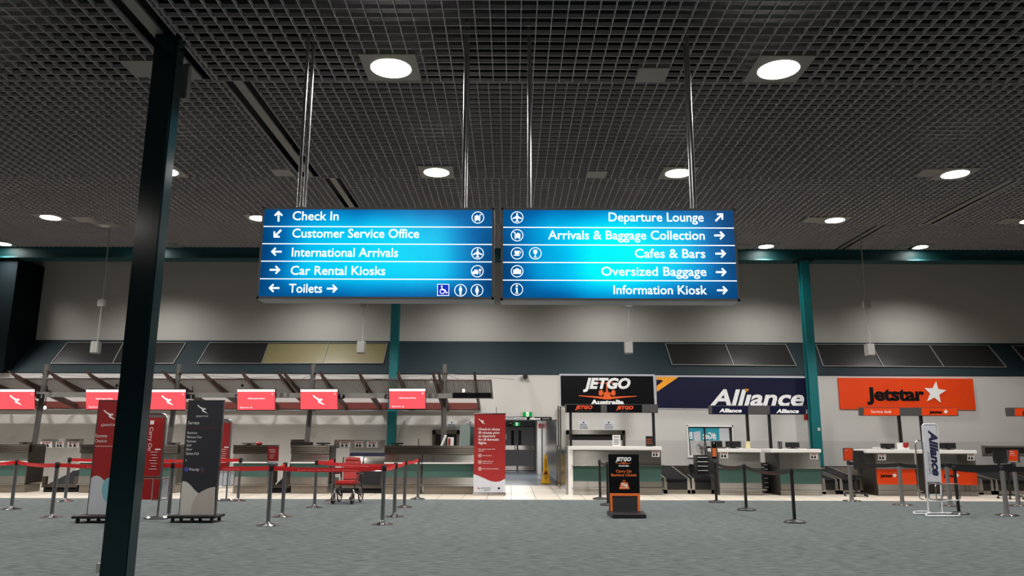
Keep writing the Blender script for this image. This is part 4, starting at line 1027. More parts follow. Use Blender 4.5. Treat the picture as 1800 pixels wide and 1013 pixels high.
tag(MB().box(p.x - .07, p.x + .07, Y_WALL - .012, Y_WALL, p.z - .1, p.z + .1).build('fire_plate', M_RED), 'small red and white plate under the right end of the navy sign', 'plate')

# window with turquoise mural seen through
Q = [(1210, 751), (1285.5, 751.5), (1288, 801), (1213, 801)]
wn = sroot('window_6', tuple(at(1248, 801, Y_WALL)))
YW6 = Y_WALL - .02
MB().px(Q, YW6 + .012, .006).build('mural', M_TURQ, wn)
MB().px([(1264, 752), (1283, 752), (1284.5, 801), (1266, 801)], YW6 + .009, .002).build('blind', M_LGREY, wn)
MB().px([(1219, 760), (1231, 758), (1233, 801), (1221, 801)], YW6 + .009, .002).build('white_print', M_LGREY, wn)
b = MB(); text(b, '#Get', at(1259, 772, YW6), -UX, UZ, at(1259, 780, YW6).x - at(1235, 780, YW6).x, .2, bold=.03); text(b, 'B', at(1217.5, 771.5, YW6), -UX, UZ, .12, .2, bold=.03)
b.build('lettering', M_LETW, wn)
b = MB().px([(1237, 751), (1239.5, 751), (1241.5, 801), (1239, 801)], YW6 - .012, .02)
b.px([(1209, 750.5), (1287, 751), (1287.2, 752.3), (1209.2, 751.8)], YW6 - .012, .02).px([(1209, 750.5), (1210.4, 750.5), (1214.2, 801), (1212.4, 801)], YW6 - .012, .02)
b.px([(1281.5, 751), (1286.5, 751), (1288.5, 801), (1285.5, 801)], YW6 - .012, .02); b.build('window_frame', M_BLACK, wn)
b = MB().px([(1207, 747.5), (1288.5, 748), (1288.8, 751), (1207.2, 750.5)], YW6 - .02, .03).px([(1207, 747.5), (1209.2, 747.5), (1212.8, 804.5), (1210, 804.5)], YW6 - .02, .03).px([(1286.3, 748), (1288.5, 748), (1291, 804.5), (1288.5, 804.5)], YW6 - .02, .03)
b.build('trim', M_WHITE, wn)
MB().px([(1209.5, 801), (1289, 801), (1289.3, 804.8), (1209.8, 804.8)], YW6 - .04, .05).build('sill', M_WHITE, wn)

# baggage conveyor run along the wall, behind the desks
zr = at(1480, 820.5, 24).z
t = thing('collector_conveyor', 'long low stainless conveyor casing along the wall behind the right desks', 'conveyor', (9.5, 24, 0))
MB().box(at(1168, 840, 23.4).x, 18.5, 23.4, 24.25, .12, zr).build('casing', M_STEELD, t)
MB().box(at(1168, 840, 23.4).x, 18.5, 23.45, 24.25, 0, .12).build('plinth', M_KICK, t)
MB().box(at(1168, 840, 23.4).x + .1, 18.4, 23.55, 24.1, zr, zr + .01).build('belt', M_BELT, t)
def feeder(x0, x1, lab, Y0=21.2, Y1=23.35):
    X0, X1 = at(x0, 860, Y0).x, at(x1, 860, Y0).x
    t = thing('feed_conveyor', lab, 'conveyor', ((X0 + X1) / 2, Y0, 0), 0, 'weigh conveyors between desks')
    z0 = .42; z1 = z0 + (zr + .02 - z0) * (Y1 - Y0) / 2.15
    MB().prism([(X0 + .08, Y0, z0 - .1), (X1 - .08, Y0, z0 - .1), (X1 - .08, Y1, z1 - .05), (X0 + .08, Y1, z1 - .05)], (0, 0, .06)).build('belt', M_BELT, t)
    for X in (X0, X1 - .08):
        MB().prism([(X, Y0, z0 - .12), (X, Y1, z1 - .1), (X, Y1, z1), (X, Y0, z0 - .02)], (.06, 0, 0)).build('side_rail', M_STEEL, t)
        MB().box(X, X + .08, Y0 + .02, Y0 + .12, 0, z0 - .11).build('leg', M_STEEL, t)
    MB().box(X0 + .08, X1 - .08, Y0 + .05, Y1 - .05, .1, z0 - .12).build('dark_casing', M_BLACK, t)
    MB().box(X0, X1, Y0 + .02, Y0 + .1, 0, .1).build('base_plate', M_KICK, t)
feeder(1168, 1214, 'black belt weigh conveyor just right of the wide desk'); feeder(1217, 1256, 'black belt weigh conveyor below the turquoise window', Y1=21.8)
feeder(1447, 1474, 'black belt weigh conveyor right of the teal column desk'); feeder(1477, 1518, 'black belt weigh conveyor left of the orange-fronted desk')
feeder(1724, 1748, 'black belt weigh conveyor right of the desk behind the white gauge'); feeder(1751, 1826, 'black belt weigh conveyor at the far right edge')

# drawers, fan, chairs, ticket bar behind the desks
YQ = 21.9
A, B = at(1225.5, 830, YQ), at(1247.5, 800.5, YQ)
t = thing('drawer_tower', 'black drawer tower with pale pulls below the turquoise window', 'drawers', ((A.x + B.x) / 2, YQ, 0))
MB().box(A.x, B.x, YQ, YQ + .4, 0, B.z).build('body', M_BLACK, t)
for k in range(7): MB().box(A.x + .02, B.x - .02, YQ - .015, YQ, B.z - .07 - .12 * k, B.z - .05 - .12 * k).build('drawer_pull', M_LGREY, t)
A = at(1341.5, 815, 21.5); B = at(1349, 815, 21.5)
t = thing('drawer_tower', 'black drawer tower in the gap between the two green-paneled desks', 'drawers', ((A.x + B.x) / 2, 21.5, 0))
MB().box(A.x, B.x, 21.5, 21.9, 0, at(1345, 814, 21.5).z).build('body', M_BLACK, t)
for k in range(6): MB().box(A.x + .01, B.x - .01, 21.485, 21.5, .75 - .12 * k, .77 - .12 * k).build('drawer_pull', M_LGREY, t)
p = at(1234, 788, 23.2)
t = thing('pedestal_fan', 'grey pedestal fan standing in front of the turquoise window', 'fan', (p.x, 23.2, 0))
b = MB()
for r_ in (.19, .14, .08): b.tube([(p.x + r_ * math.cos(2 * math.pi * k / 24), 23.12, p.z + r_ * math.sin(2 * math.pi * k / 24)) for k in range(24)], .006, 5, closed=True)
for k in range(16):
    a = 2 * math.pi * k / 16; b.tube([(p.x, 23.1, p.z), (p.x + .19 * math.cos(a), 23.13, p.z + .19 * math.sin(a))], .003, 4)
b.build('guard', M_POSTG, t)
b = MB()
for k in range(3):
    a = R(120 * k + 20); b.prism([(p.x + r_ * math.cos(a + o_), 23.16, p.z + r_ * math.sin(a + o_)) for r_, o_ in ((.03, 0), (.16, -.35), (.17, .35))], (0, .006, 0))
b.build('blades', M_STRIP, t)
MB().tube([(p.x, 23.17, p.z), (p.x, 23.32, p.z)], .06, 12).build('motor', M_POSTG, t)
MB().tube([(p.x, 23.25, p.z - .04), (p.x, 23.25, .03)], .02, 8).lathe([(.2, 0), (.2, .02), (.04, .05)], (p.x, 23.25, 0), 20).build('stand', M_POSTG, t)
def office_chair(x, y0, y1, wpx, Y, lab, rz):
    T = at(x, y0, Y); Bt = at(x, y1, Y); wd = at(x + wpx, y0, Y).x - T.x
    t = thing('office_chair', lab, 'chair', (T.x, Y, 0), 0, 'black office chairs')
    hz = T.z; lo = Bt.z; c = T.x
    b = MB(); n = 8
    # curved back shell
    pts = []
    for k in range(n + 1):
        u = -1 + 2 * k / n; pts.append((c + u * wd / 2, Y + .07 * u * u * -1 + .06))
    vs = []
    for z, s in ((lo, .8), (lo + .05, .95), (hz - .08, 1), (hz, .86)):
        for off in (0, .05):
            vs += [(c + (q[0] - c) * s, q[1] + off, z) for q in pts]
    m_ = n + 1; fs = []
    for r_ in range(3):
        for off in (0, 1):
            A_ = (2 * r_ + off) * m_; B_ = (2 * r_ + 2 + off) * m_
            for k in range(n): fs.append((A_ + k, A_ + k + 1, B_ + k + 1, B_ + k))
        for k in (0, n):
            A_ = 2 * r_ * m_ + k; fs.append((A_, A_ + m_, A_ + 3 * m_, A_ + 2 * m_))
    for r_ in (0, 3):
        A_ = 2 * r_ * m_
        for k in range(n): fs.append((A_ + k, A_ + k + 1, A_ + m_ + k + 1, A_ + m_ + k))
    b.add(vs, fs).build('backrest', M_BLACKM, t, smooth=True)
    sh = lo - .12
    MB().box(c - wd * .5, c + wd * .5, Y - .42, Y + .04, sh - .07, sh).build('seat', M_BLACKM, t, bevel=.03)
    MB().bar((c, Y + .08, sh - .04), (c, Y + .09, lo + .1), .05, .02).build('back_bar', M_BLACK, t)
    MB().tube([(c, Y - .18, .1), (c, Y - .18, sh - .06)], .03, 10).build('gas_column', M_BLACK, t)
    for k in range(5):
        a = R(72 * k + 10); e = (c + .28 * math.cos(a), Y - .18 + .28 * math.sin(a))
        l_ = MB().bar((c, Y - .18, .1), (e[0], e[1], .08), .045, .03).build('leg', M_BLACK, t)
        MB().lathe([(.01, 0), (.028, .01), (.028, .05), (.01, .06)], (e[0], e[1], 0), 10).build('castor', M_BLACK, l_)
    t.rotation_euler.z = rz
office_chair(1757.5, 793, 815.5, 27, 19.9, 'black office chair with its back to us at the far right', R(8))
office_chair(1507.5, 792.5, 826, 22, 20.5, 'black office chair seen edge-on left of the orange-fronted desk', R(-62))
office_chair(1217, 816.5, 829, 13, 22.6, 'low black office chair below the turquoise window', R(15))
office_chair(1246, 785, 806, 9, 22.8, 'dark office chair behind the drawer tower, at the window corner', R(-20))
p0, p1 = at(1727, 784, 24.7), at(1840, 784, 24.7)
t = thing('wall_hatch', 'long low framed hatch window in the wall at the far right', 'hatch', (p0.x, 24.78, p0.z))
MB().box(p0.x, p1.x, 24.74, 24.79, at(1727, 800, 24.7).z, p0.z).build('frame', M_STEEL, t)
MB().box(p0.x + .1, p1.x, 24.72, 24.76, at(1727, 797.5, 24.7).z, at(1727, 786.8, 24.7).z).build('pane', M_DARKGL, t)
p = at(1728, 779, 24.79)
tag(MB().box(p.x - .07, p.x + .07, 24.77, 24.79, p.z - .06, p.z + .06).build('wall_switch', M_OFFW), 'small pale wall switch above the far right hatch', 'switch')

# ================================================================== QUEUE STANCHIONS
def stanchion_proto(name, label, kind, group):
    t = thing(name, label, 'stanchion', (0, 0, 0), 0, group)
    if kind == 'silver':
        MB().lathe([(.185, 0), (.185, .012), (.15, .022), (.07, .04), (.04, .05), (.034, .07)], n=28).build('base', M_CHROME, t, smooth=True)
        MB().lathe([(.034, .05), (.034, .885)], n=16).build('pole', M_POST, t, smooth=True)
        MB().lathe([(.036, .875), (.04, .88), (.04, .968), (.034, .978), (.01, .98)], n=16).build('cassette', M_BLACK, t, smooth=True)
    elif kind == 'black':
        MB().lathe([(.185, 0), (.185, .015), (.16, .035), (.06, .05), (.032, .06)], n=28).build('base', M_BLACK, t, smooth=True)
        MB().lathe([(.03, .05), (.03, .84)], n=16).build('pole', M_BLACK, t, smooth=True)
        MB().lathe([(.034, .83), (.037, .835), (.037, .925), (.03, .935), (.01, .937)], n=16).build('cassette', M_BLACK, t, smooth=True)
    else:
        MB().lathe([(.21, 0), (.21, .012), (.19, .02), (.05, .03)], n=28).build('base', M_STEEL, t, smooth=True)
        MB().lathe([(.052, .025), (.044, .12), (.042, .86)], n=16).build('pole', M_POSTG, t, smooth=True)
        MB().lathe([(.045, .85), (.045, .92), (.04, .935), (.01, .937)], n=16).build('cassette', M_BLACK, t, smooth=True)
    return t
def place(proto, first, x, y, lab):
    p = gnd(x, y); p = Vector((p.x, p.y, 0))
    if first:
        proto.location = p; proto['label'] = lab; WORLD[proto.name] = Matrix.Translation(p)
        for ch in proto.children: WORLD[ch.name] = WORLD[proto.name]
        return proto
    return dup(proto, p, None, lab)
def stanchions(kind, name, spots, group):
    pr = stanchion_proto(name, '', kind, group); out = {}
    pend = list(spots.items())
    for i, (k, (x, y, lab)) in enumerate(pend[1:]): out[k] = place(pr, False, x, y, lab)
    k, (x, y, lab) = pend[0]; out[k] = place(pr, True, x, y, lab); return out
SIL = stanchions('silver', 'queue_stanchion', {
    1: (19.5, 896, 'silver belt stanchion nearest the left photo edge'),
    2: (90, 910.5, 'silver belt stanchion left of the red economy banner, nearer of the two there'),
    3: (114, 882, 'silver belt stanchion left of the red economy banner, farther one by the scale'),
    4: (296, 910.5, 'silver belt stanchion between the red baggage gauge and the charcoal banner'),
    5: (418, 881.5, 'silver belt stanchion just right of the charcoal banner, on the tile edge'),
    6: (470.6, 924.5, 'silver belt stanchion carrying a small red sign on its top'),
    7: (496, 909, 'silver belt stanchion right behind the one with the small red sign'),
    8: (552.5, 893, 'silver belt stanchion midway between the small red sign and the wheelchair'),
    9: (584, 881.5, 'silver belt stanchion close behind the left of the wheelchair'),
    10: (672, 922.5, 'silver belt stanchion right of the wheelchair, nearest of the row of four'),
    11: (692.8, 909, 'silver belt stanchion right of the wheelchair, second nearest of the row of four'),
    12: (710.6, 892.5, 'silver belt stanchion right of the wheelchair, third of the row of four'),
    13: (734.3, 878, 'silver belt stanchion with a thin rod rising from its top, last of its row'),
    0: (-75, 905, 'silver belt stanchion just outside the left photo edge')}, 'silver stanchions with red belts')
BLK = stanchions('black', 'black_stanchion', {
    'a': (1055, 878, 'black belt stanchion standing left of the black baggage check board'),
    'b': (1069, 888.5, 'black belt stanchion mostly hidden behind the black baggage check board'),
    'c': (1259.5, 883.5, 'black belt stanchion with a dark poster holder, beside the desk by the window'),
    'd': (1312, 897.5, 'black belt stanchion in the middle of the black trio, before the first green-paneled desk'),
    'e': (1397, 919, 'black belt stanchion nearest the camera, on the open carpet'),
    'i': (1686, 904, 'black-based stanchion right of the white baggage gauge')}, 'black stanchions')
GRY = stanchions('grey', 'grey_stanchion', {
    'f': (1497.4, 881.5, 'grey belt stanchion with an orange sign, left of the orange-fronted desk'),
    'g': (1586.7, 888.5, 'grey belt stanchion in front of the orange-fronted desk left of the gauge'),
    'h': (1671, 890.5, 'grey belt stanchion on the tile edge behind the white gauge'),
    'j': (1770.5, 906.5, 'grey belt stanchion at the right, in front of the office chair'),
    'k': (1790.5, 890, 'grey belt stanchion with an orange sign, near the right photo edge')}, 'grey stanchions with black belts')
def belt(a, b_, z, m, h=.07, words=None, sag=.03):
    A = a.location + Vector((0, 0, z)); B = (b_.location if hasattr(b_, 'location') else Vector(b_)) + Vector((0, 0, z)); n = 10
    d = (B - A).normalized(); sd = Vector((-d.y, d.x, 0)).normalized() * .0015; vs = []
    A += d * .035; B -= d * .035
    for k in range(n + 1):
        t_ = k / n; p = A.lerp(B, t_) - Vector((0, 0, sag * 4 * t_ * (1 - t_)))
        for e in (-h / 2, h / 2):
            for q in (-1, 1): vs.append(p + Vector((0, 0, e)) + sd * q)
    fs = []
    for k in range(n):
        o = 4 * k
        fs += [(o, o + 4, o + 6, o + 2), (o + 1, o + 3, o + 7, o + 5), (o, o + 1, o + 5, o + 4), (o + 2, o + 6, o + 7, o + 3)]
    fs += [(0, 2, 3, 1), (4 * n, 4 * n + 1, 4 * n + 3, 4 * n + 2)]
    o = MB().add(vs, fs).build('belt', m, a)
    L_ = (B - A).length
    if words and L_ > .8:
        q = MB(); u = d if d.x > 0 else -d; nrm = Vector((u.y, -u.x, 0))
        cnt = max(1, int(L_ / 1.6))
        for k in range(cnt):
            f = (k + .5) / cnt; p = A.lerp(B, f) - Vector((0, 0, sag * 4 * f * (1 - f) + .012)) + nrm * .004
            text(q, words[0], p, u, UZ, min(1.0, L_ * .6), .022, align='C')
        q.build('belt_lettering', words[1], o)
RW = ('Know your trip destination? qantas.com', mat('pale_red_lettering', (240, 150, 150), .6)); ZB = .925
for a, c in ((0, 1), (1, 2), (2, 4), (4, 6), (6, 7), (3, 5), (6, 10), (8, 9), (8, 11), (10, 11), (11, 12), (12, 13)):
    belt(SIL[a], SIL[c], ZB, M_REDB, words=RW)
KW = ('Alliance   Alliance   Alliance', mat('dark_red_lettering', (150, 40, 30), .6))
belt(BLK['a'], BLK['b'], .88, M_BLACK); belt(BLK['c'], BLK['d'], .88, M_BLACK, words=KW, sag=.06); belt(BLK['d'], BLK['e'], .88, M_BLACK, words=KW, sag=.08)
belt(GRY['f'], GRY['g'], .88, M_BLACK, .08); belt(GRY['g'], GRY['h'], .88, M_BLACK, .08); belt(GRY['h'], GRY['k'], .88, M_BLACK, .08)
belt(BLK['i'], GRY['j'], .88, M_BLACK, .1); belt(GRY['j'], (at(1870, 900, 15).x, GRY['j'].location.y, 0), .88, M_BLACK, .1, sag=.01)
MB().tube([SIL[13].location + Vector((.0, 0, .97)), SIL[13].location + Vector((-.02, 0, at(735, 772, SIL[13].location.y).z))], .011, 6).build('rod', M_BLACK, SIL[13])
def top_sign(post, x0, x1, y0, y1, face, foot, words=None):
    Y = post.location.y; A, B = at(x0, y1, Y), at(x1, y0, Y)
    h = MB().box(A.x, B.x, Y - .012, Y + .012, A.z, B.z).box(post.location.x - .015, post.location.x + .015, Y - .01, Y + .01, .9, A.z + .02).build('sign_holder', M_POST, post)
    MB().px([(x0 + 1, y0 + 1), (x1 - 1, y0 + 1), (x1 - 1, y1 - foot), (x0 + 1, y1 - foot)], Y - .016, .003).build('sign_face', face, h)
    if foot > 1.2: MB().px([(x0 + 1, y1 - foot), (x1 - 1, y1 - foot), (x1 - 1, y1 - 1), (x0 + 1, y1 - 1)], Y - .016, .003).build('sign_footer', M_LGREY, h)
    if words:
        b = MB()
        for body, dx0, dx1, yb, cap in words: tpx(b, body, x0 + dx0, x0 + dx1, yb, cap, Y - .019, bold=.01)
        b.build('sign_lettering', M_LETW, h)
top_sign(SIL[6], 469.7, 490.5, 784.5, 816.3, M_RED, 5.5, [('Bag Drop', 3.5, 14, 792, 2.2), ('available', 4.5, 14.5, 795.5, 1.8), ('Please proceed', 4, 13, 800, 1.2), ('to the counter', 4, 12, 803, 1.2), ('when called', 4, 11, 806, 1.2)])
b = MB(); Y = SIL[6].location.y - .021; tpx(b, 'QANTAS', 472, 480, 814, 1.5, Y, shear=.2); b.build('sign_mark', M_LETK, SIL[6])
top_sign(BLK['c'], 1250.8, 1260.3, 776, 808, M_BSIGN, 1, [('?', 3.2, 5.5, 781, 3)])
MB().px([(1252, 788), (1259, 788), (1259.4, 803), (1252.4, 803)], BLK['c'].location.y - .02, .003).build('orange_panel', M_ORPR, BLK['c'])
top_sign(GRY['f'], 1483, 1499.5, 788, 810.5, M_ORANGE, 1, [('Service', 2, 8, 792.5, 1.3)])
top_sign(GRY['k'], 1772.5, 1790.2, 790.8, 813, M_ORANGE, 2, [('Please', 2.5, 9, 795, 1.6), ('wait here', 2.5, 11, 798, 1.6), ('for service', 2.5, 12, 801, 1.3)])

# ================================================================== BANNERS
def castor_board(t, x0, x1, y0, y1, Y):
    A, B = at(x0, y0, Y), at(x1, y0, Y)
    bd = MB().box(A.x, B.x, Y - .22, Y + .26, .075, .115).build('base_board', M_BLACK, t, bevel=.008)
    for x in (A.x + .08, (A.x + B.x) / 2, B.x - .08):
        for yy in (Y - .15, Y + .2): MB().tube([(x - .02, yy, .036), (x + .02, yy, .036)], .036, 12).box(x - .015, x + .015, yy - .015, yy + .015, .05, .08).build('castor', M_BLACK, bd)
def slab(t, quad, Y, m, dep=.04, frame=True):
    bl, br = at(*quad[0], Y), at(*quad[1], Y); zt_ = at(*quad[2], Y).z
    x0, x1, z0 = bl.x, br.x, bl.z
    MB().box(x0, x1, Y, Y + dep, z0, zt_).build('panel', m, t)
    if frame: MB().box(x0 - .015, x0, Y - .004, Y + dep, z0, zt_).box(x1, x1 + .022, Y - .004, Y + dep, z0, zt_).box(x0 - .015, x1 + .022, Y - .004, Y + dep, zt_, zt_ + .02).build('frame', M_POST, t)
Y = onz(345, 905.5, .115).y
t = thing('banner_stand', 'tall charcoal service banner on a black castor board', 'banner', (at(345, 905, Y).x, Y, 0), 0, 'wheeled banners')
castor_board(t, 302.5, 386.5, 908, 908, Y)
slab(t, [(315.5, 905), (377, 905), (360, 705.5)], Y, M_CHAR)
def BP(x, y): return (300 + x / 4.6, 700 + y / 4.6)
MB().px([BP(*q) for q in [(89, 684), (92, 678), (104, 673), (118, 675), (138, 685), (160, 705), (190, 740), (225, 772), (262, 806), (310, 850), (345, 888), (344, 945), (67, 945)]], Y - .004, .003).build('cream_hill', M_CREAM, t)
MB().px([BP(*q) for q in [(225, 772), (250, 756), (285, 738), (320, 724), (361, 718), (351, 945), (165, 945), (163, 905), (175, 850), (195, 808)]], Y - .008, .003).build('beige_hill', M_BEIGE, t)
b = MB(); YL = Y - .005
roo_px(b, 356, 719.5, 18.5, YL); tpx(b, 'QANTAS', 344.7, 366, 733.4, 3, YL, shear=.25)
tpx(b, 'Service', 330.5, 350, 746.3, 5.8, YL)
for w_, x0, x1, yb in (('Business', 329.3, 346.4, 763), ('Platinum One', 328.8, 354.3, 770.6), ('Platinum', 328.2, 344.6, 777.9), ('Gold', 327.6, 335.6, 785), ('Silver', 327, 337.5, 792.2), ('Qantas Club', 326.4, 349.6, 799.5)): tpx(b, w_, x0, x1, yb, 4.2, YL)
tpx(b, '>', 325.8, 328.4, 812.2, 5, YL); tpx(b, 'Priority', 332.8, 350, 828, 5, YL)
b.build('lettering', M_LETW, t)
b = MB(); ring_px(b, 327.8, 825.3, 4, 1, YL); disc_px(b, 327.8, 825.3, 2.9, YL); b.build('round_badge', mat('violet_print', (90, 80, 170), .5), t)
for y_, m in ((822, M_GREEN), (825.5, mat('violet_print', 0)), (829.2, M_RED)): MB().px([(352.5, y_), (355, y_ - 1), (358.5, y_), (358, y_ + 1.2), (355, y_ + .6), (352.5, y_ + 1.2)], YL, .002).build('alliance_mark', m, t)
MB().px([(329, 752.2), (384, 752.6), (384, 753), (329, 752.6)], YL, .002).build('rule', M_RED, t)
Y = onz(190, 906, .115).y
t = thing('banner_stand', 'tall red economy banner on a black castor board, half hidden by the near column', 'banner', (at(190, 905, Y).x, Y, 0), 0, 'wheeled banners')
castor_board(t, 137.5, 226, 908.5, 908.5, Y)
slab(t, [(153.5, 905.5), (214, 905.5), (198, 705.5)], Y, M_RED)
MB().px([(157, 848), (160, 841.5), (164.5, 837.5), (170, 836.3), (176, 838.5), (183, 845), (195, 857), (214.5, 876), (213, 905), (153.8, 905)], Y - .004, .003).build('white_hill', M_LGREY, t)
MB().px([(192 + 13 * math.cos(2 * math.pi * k / 28), 862 + 22 * math.sin(2 * math.pi * k / 28)) for k in range(28)], Y - .008, .003).build('cyan_disc', M_CYANP, t)
b = MB(); YL = Y - .005
roo_px(b, 192.5, 729.5, 21, YL); tpx(b, 'QANTAS', 177.4, 206, 749.4, 4, YL, shear=.25)
tpx(b, 'Economy', 167.7, 188.5, 769, 5.6, YL); tpx(b, 'Check-in', 167, 187, 778, 5.6, YL); b.px([(166.5, 784.3), (204, 784.6), (204, 785.3), (166.5, 785)], YL, .002)
b.build('lettering', M_LETW, t)
Y = gnd(860, 871).y
t = thing('roll_up_banner', 'red roll-up banner about check-in closing, standing on the tiles by the corridor', 'banner', (gnd(860, 871).x, Y, 0))
slab(t, [(832.3, 866.5), (888, 866.5), (860, 727.5)], Y, M_RED, .012, False)
A, B = at(831.5, 868, Y), at(888.8, 868, Y)
MB().box(A.x, B.x, Y - .1, Y + .12, 0, .06).build('base_case', M_STEEL, t, bevel=.012)
MB().box(A.x, B.x, Y - .006, Y + .02, at(860, 728, Y).z, at(860, 726.6, Y).z).build('top_rail', M_STEEL, t)
MB().tube([at(872.5, 727, Y + .04), at(872.6, 716, Y + .04)], .008, 6).build('rear_pole', M_BLACK, t)
MB().tube([(A.x + .5, Y + .04, .05), at(872.5, 727, Y + .04)], .008, 6).build('rear_pole', M_BLACK, t)
MB().px([(832.2, 834), (840, 836.4), (851, 841), (860, 845.3), (866, 847), (872, 847.5), (879, 846.6), (888.2, 841.7), (888, 866), (832.4, 866.5)], Y - .004, .003).build('white_wave', M_LGREY, t)
b = MB(); YL = Y - .005
roo_px(b, 847, 741, 11.5, YL)
for w_, x1, yb in (('Check-in closes', 878.5, 756.7), ('30 minutes prior', 878.5, 762.9), ('to departure', 870.5, 768.7), ('for all domestic', 877, 774.8), ('flights.', 855.8, 780.8)): tpx(b, w_, 840.8, x1, yb, 4.3, YL, bold=.008)
tpx(b, 'New check-in close times', 840.8, 870, 790.6, 1.8, YL); tpx(b, 'apply for:', 840.8, 851.5, 793.8, 1.8, YL)
for yb, l1, x1, l2 in ((801.2, 'Auto check-in', 864, None), (812.6, 'Mobile App and', 867, 'qantas.com'), (824.4, 'Kiosk and Q Card Reader', 877, None)):
    ring_px(b, 843.6, yb, 3.1, .5, YL); disc_px(b, 843.6, yb, 1.1, YL, 8); tpx(b, l1, 848.3, x1, yb + (.8 if not l2 else -.6), 1.8, YL)
    if l2: tpx(b, l2, 848.3, 865, yb + 2.6, 1.8, YL)
b.build('lettering', M_LETW, t)
b = MB(); YL = Y - .009; tpx(b, 'QANTAS', 845, 863, 859.6, 2.6, YL, shear=.2); disc_px(b, 877, 858.8, 2, YL, 12); b.px([(850, 861.5), (861.5, 861.5), (861.5, 862.2), (850, 862.2)], YL, .002); b.build('dark_lettering', M_LETK, t)
MB().px([(840, 855.6), (842, 858.4), (844.6, 859.8), (840.2, 859.8)], YL, .003).build('tail_mark', M_RED, t)

# black baggage check board
Y = gnd(1098, 905).y
t = thing('baggage_check_board', 'black carry-on check board with orange framed chalkboard, on the carpet', 'board', (gnd(1098, 905).x, Y, 0))
slab(t, [(1071.4, 903), (1125.6, 903), (1096, 798.8)], Y, M_BSIGN, .05, False)
A, B = at(1067.8, 904, Y), at(1127, 904, Y); F0 = gnd(1079, 912); F1 = gnd(1136, 912)
MB().prism([(A.x, Y + .06, 0), (B.x + .05, Y + .06, 0), (F1.x, F1.y, 0), (F0.x - .02, F0.y, 0)], (0, 0, .07)).build('base_shelf', M_BLACK, t)
b = MB(); o4 = [(1072, 867.4), (1125, 867.8), (1125.4, 903), (1073, 903)]; i4 = [(1076.3, 872), (1120.6, 872.3), (1121, 903), (1077.2, 903)]
b.px([o4[0], o4[1], i4[1], i4[0]], Y - .016, .016).px([o4[1], o4[2], i4[2], i4[1]], Y - .016, .016).px([o4[0], i4[0], i4[3], o4[3]], Y - .016, .016)
b.build('orange_frame', M_ORPR, t); MB().px(i4, Y - .006, .005).build('chalkboard', M_CHALK, t)
b = MB(); YL = Y - .004; tpx(b, 'JETGO', 1082, 1109.6, 810.6, 6.2, YL, bold=.05, shear=.25); tpx(b, 'Australia', 1087, 1105.7, 820.3, 2.5, YL, bold=.04); b.build('white_lettering', M_LETW, t)
b = MB(); tpx(b, 'Carry On', 1083, 1110.2, 831, 4.6, YL, bold=.02); tpx(b, 'Baggage Check', 1074.2, 1119.6, 837.4, 4.4, YL, bold=.02); b.build('orange_lettering', M_ORPR, t)
b = MB().px([(1080.8, 814.6), (1094, 815), (1098, 815), (1111.4, 814.6), (1098, 816.3), (1094, 816.3)], YL, .002); disc_px(b, 1096, 814.6, 1.8, YL, 10); disc_px(b, 1092.6, 813, 1.1, YL, 8); disc_px(b, 1099.4, 813, 1.1, YL, 8); b.px([(1095.8, 811), (1096.3, 811), (1096.3, 814), (1095.8, 814)], YL, .002); b.build('aircraft_emblem', M_ORPR, t)
b = MB().px([(1091.6, 848.4), (1103.2, 848.4), (1107, 860.2), (1088, 860.2)], YL, .002); ring_px(b, 1097, 846.4, 2.2, .8, YL); wt = b.build('weight_emblem', M_ORPR, t)
b = MB(); tpx(b, '7kg', 1092, 1103, 854.6, 4.6, YL - .003, bold=.04); tpx(b, 'MAXIMUM', 1090.5, 1104.6, 858.4, 1.7, YL - .003); b.build('weight_lettering', M_LETW, wt)

# ================================================================== BAGGAGE GAUGES
M_WTUBE = mat('white_enamel_tube', (205, 208, 212), .3); 
def loop_px(b, pts, Y, r, closed=True):
    P = [at(*q[:2], q[2] if len(q) > 2 else Y) for q in pts]
    out = []; n = len(P)                     # round the corners
    for i in range(n):
        if not closed and i in (0, n - 1): out.append(P[i]); continue
        a, c, d = P[i - 1], P[i], P[(i + 1) % n]; k = min(.06, (a - c).length * .4, (d - c).length * .4)
        u, v = (a - c).normalized() * k, (d - c).normalized() * k
        for s_ in (0, .33, .67, 1): out.append((c + u) * (1 - s_) ** 2 + 2 * c * s_ * (1 - s_) + (c + v) * s_ ** 2)
    b.tube(out, r, 8, closed=closed)
def floor_loop(b, x0, x1, yy0, yy1, r):
    P = [gnd(x0, yy0, r), gnd(x1, yy0, r), gnd(x1, yy1, r), gnd(x0, yy1, r)]; out = []
    for i in range(4):
        a, c, d = P[i - 1], P[i], P[(i + 1) % 4]; k = min(.1, (a - c).length * .45, (d - c).length * .45)
        u, v = (a - c).normalized() * k, (d - c).normalized() * k
        for s_ in (0, .33, .67, 1): out.append((c + u) * (1 - s_) ** 2 + 2 * c * s_ * (1 - s_) + (c + v) * s_ ** 2)
    b.tube(out, r, 8, closed=True)
Y = gnd(1645, 903).y
t = thing('baggage_gauge', 'white tubular baggage gauge with upright navy word, before the orange-fronted desks', 'gauge', (gnd(1645, 903).x, Y, 0))
b = MB(); loop_px(b, [(1632.5, 902), (1621, 746), (1647, 746), (1657, 902)], Y, .018, False); b.build('frame_tube', M_WTUBE, t, smooth=True)
x0, x1 = at(1630, 850, Y).x, at(1655, 850, Y).x
pn = MB().box(x0 + .005, x1 - .005, Y - .008, Y + .008, at(1640, 848, Y).z, at(1634, 747.5, Y).z).build('panel', M_LGREY, t, bevel=.006)
b = MB(); A = at(1632, 756, Y - .012); text(b, 'Alliance', A, -UZ, UX, A.z - at(1642, 837, Y - .012).z, at(1645, 756, Y).x - A.x, bold=.045, shear=.25); b.build('lettering', M_LETN, pn)
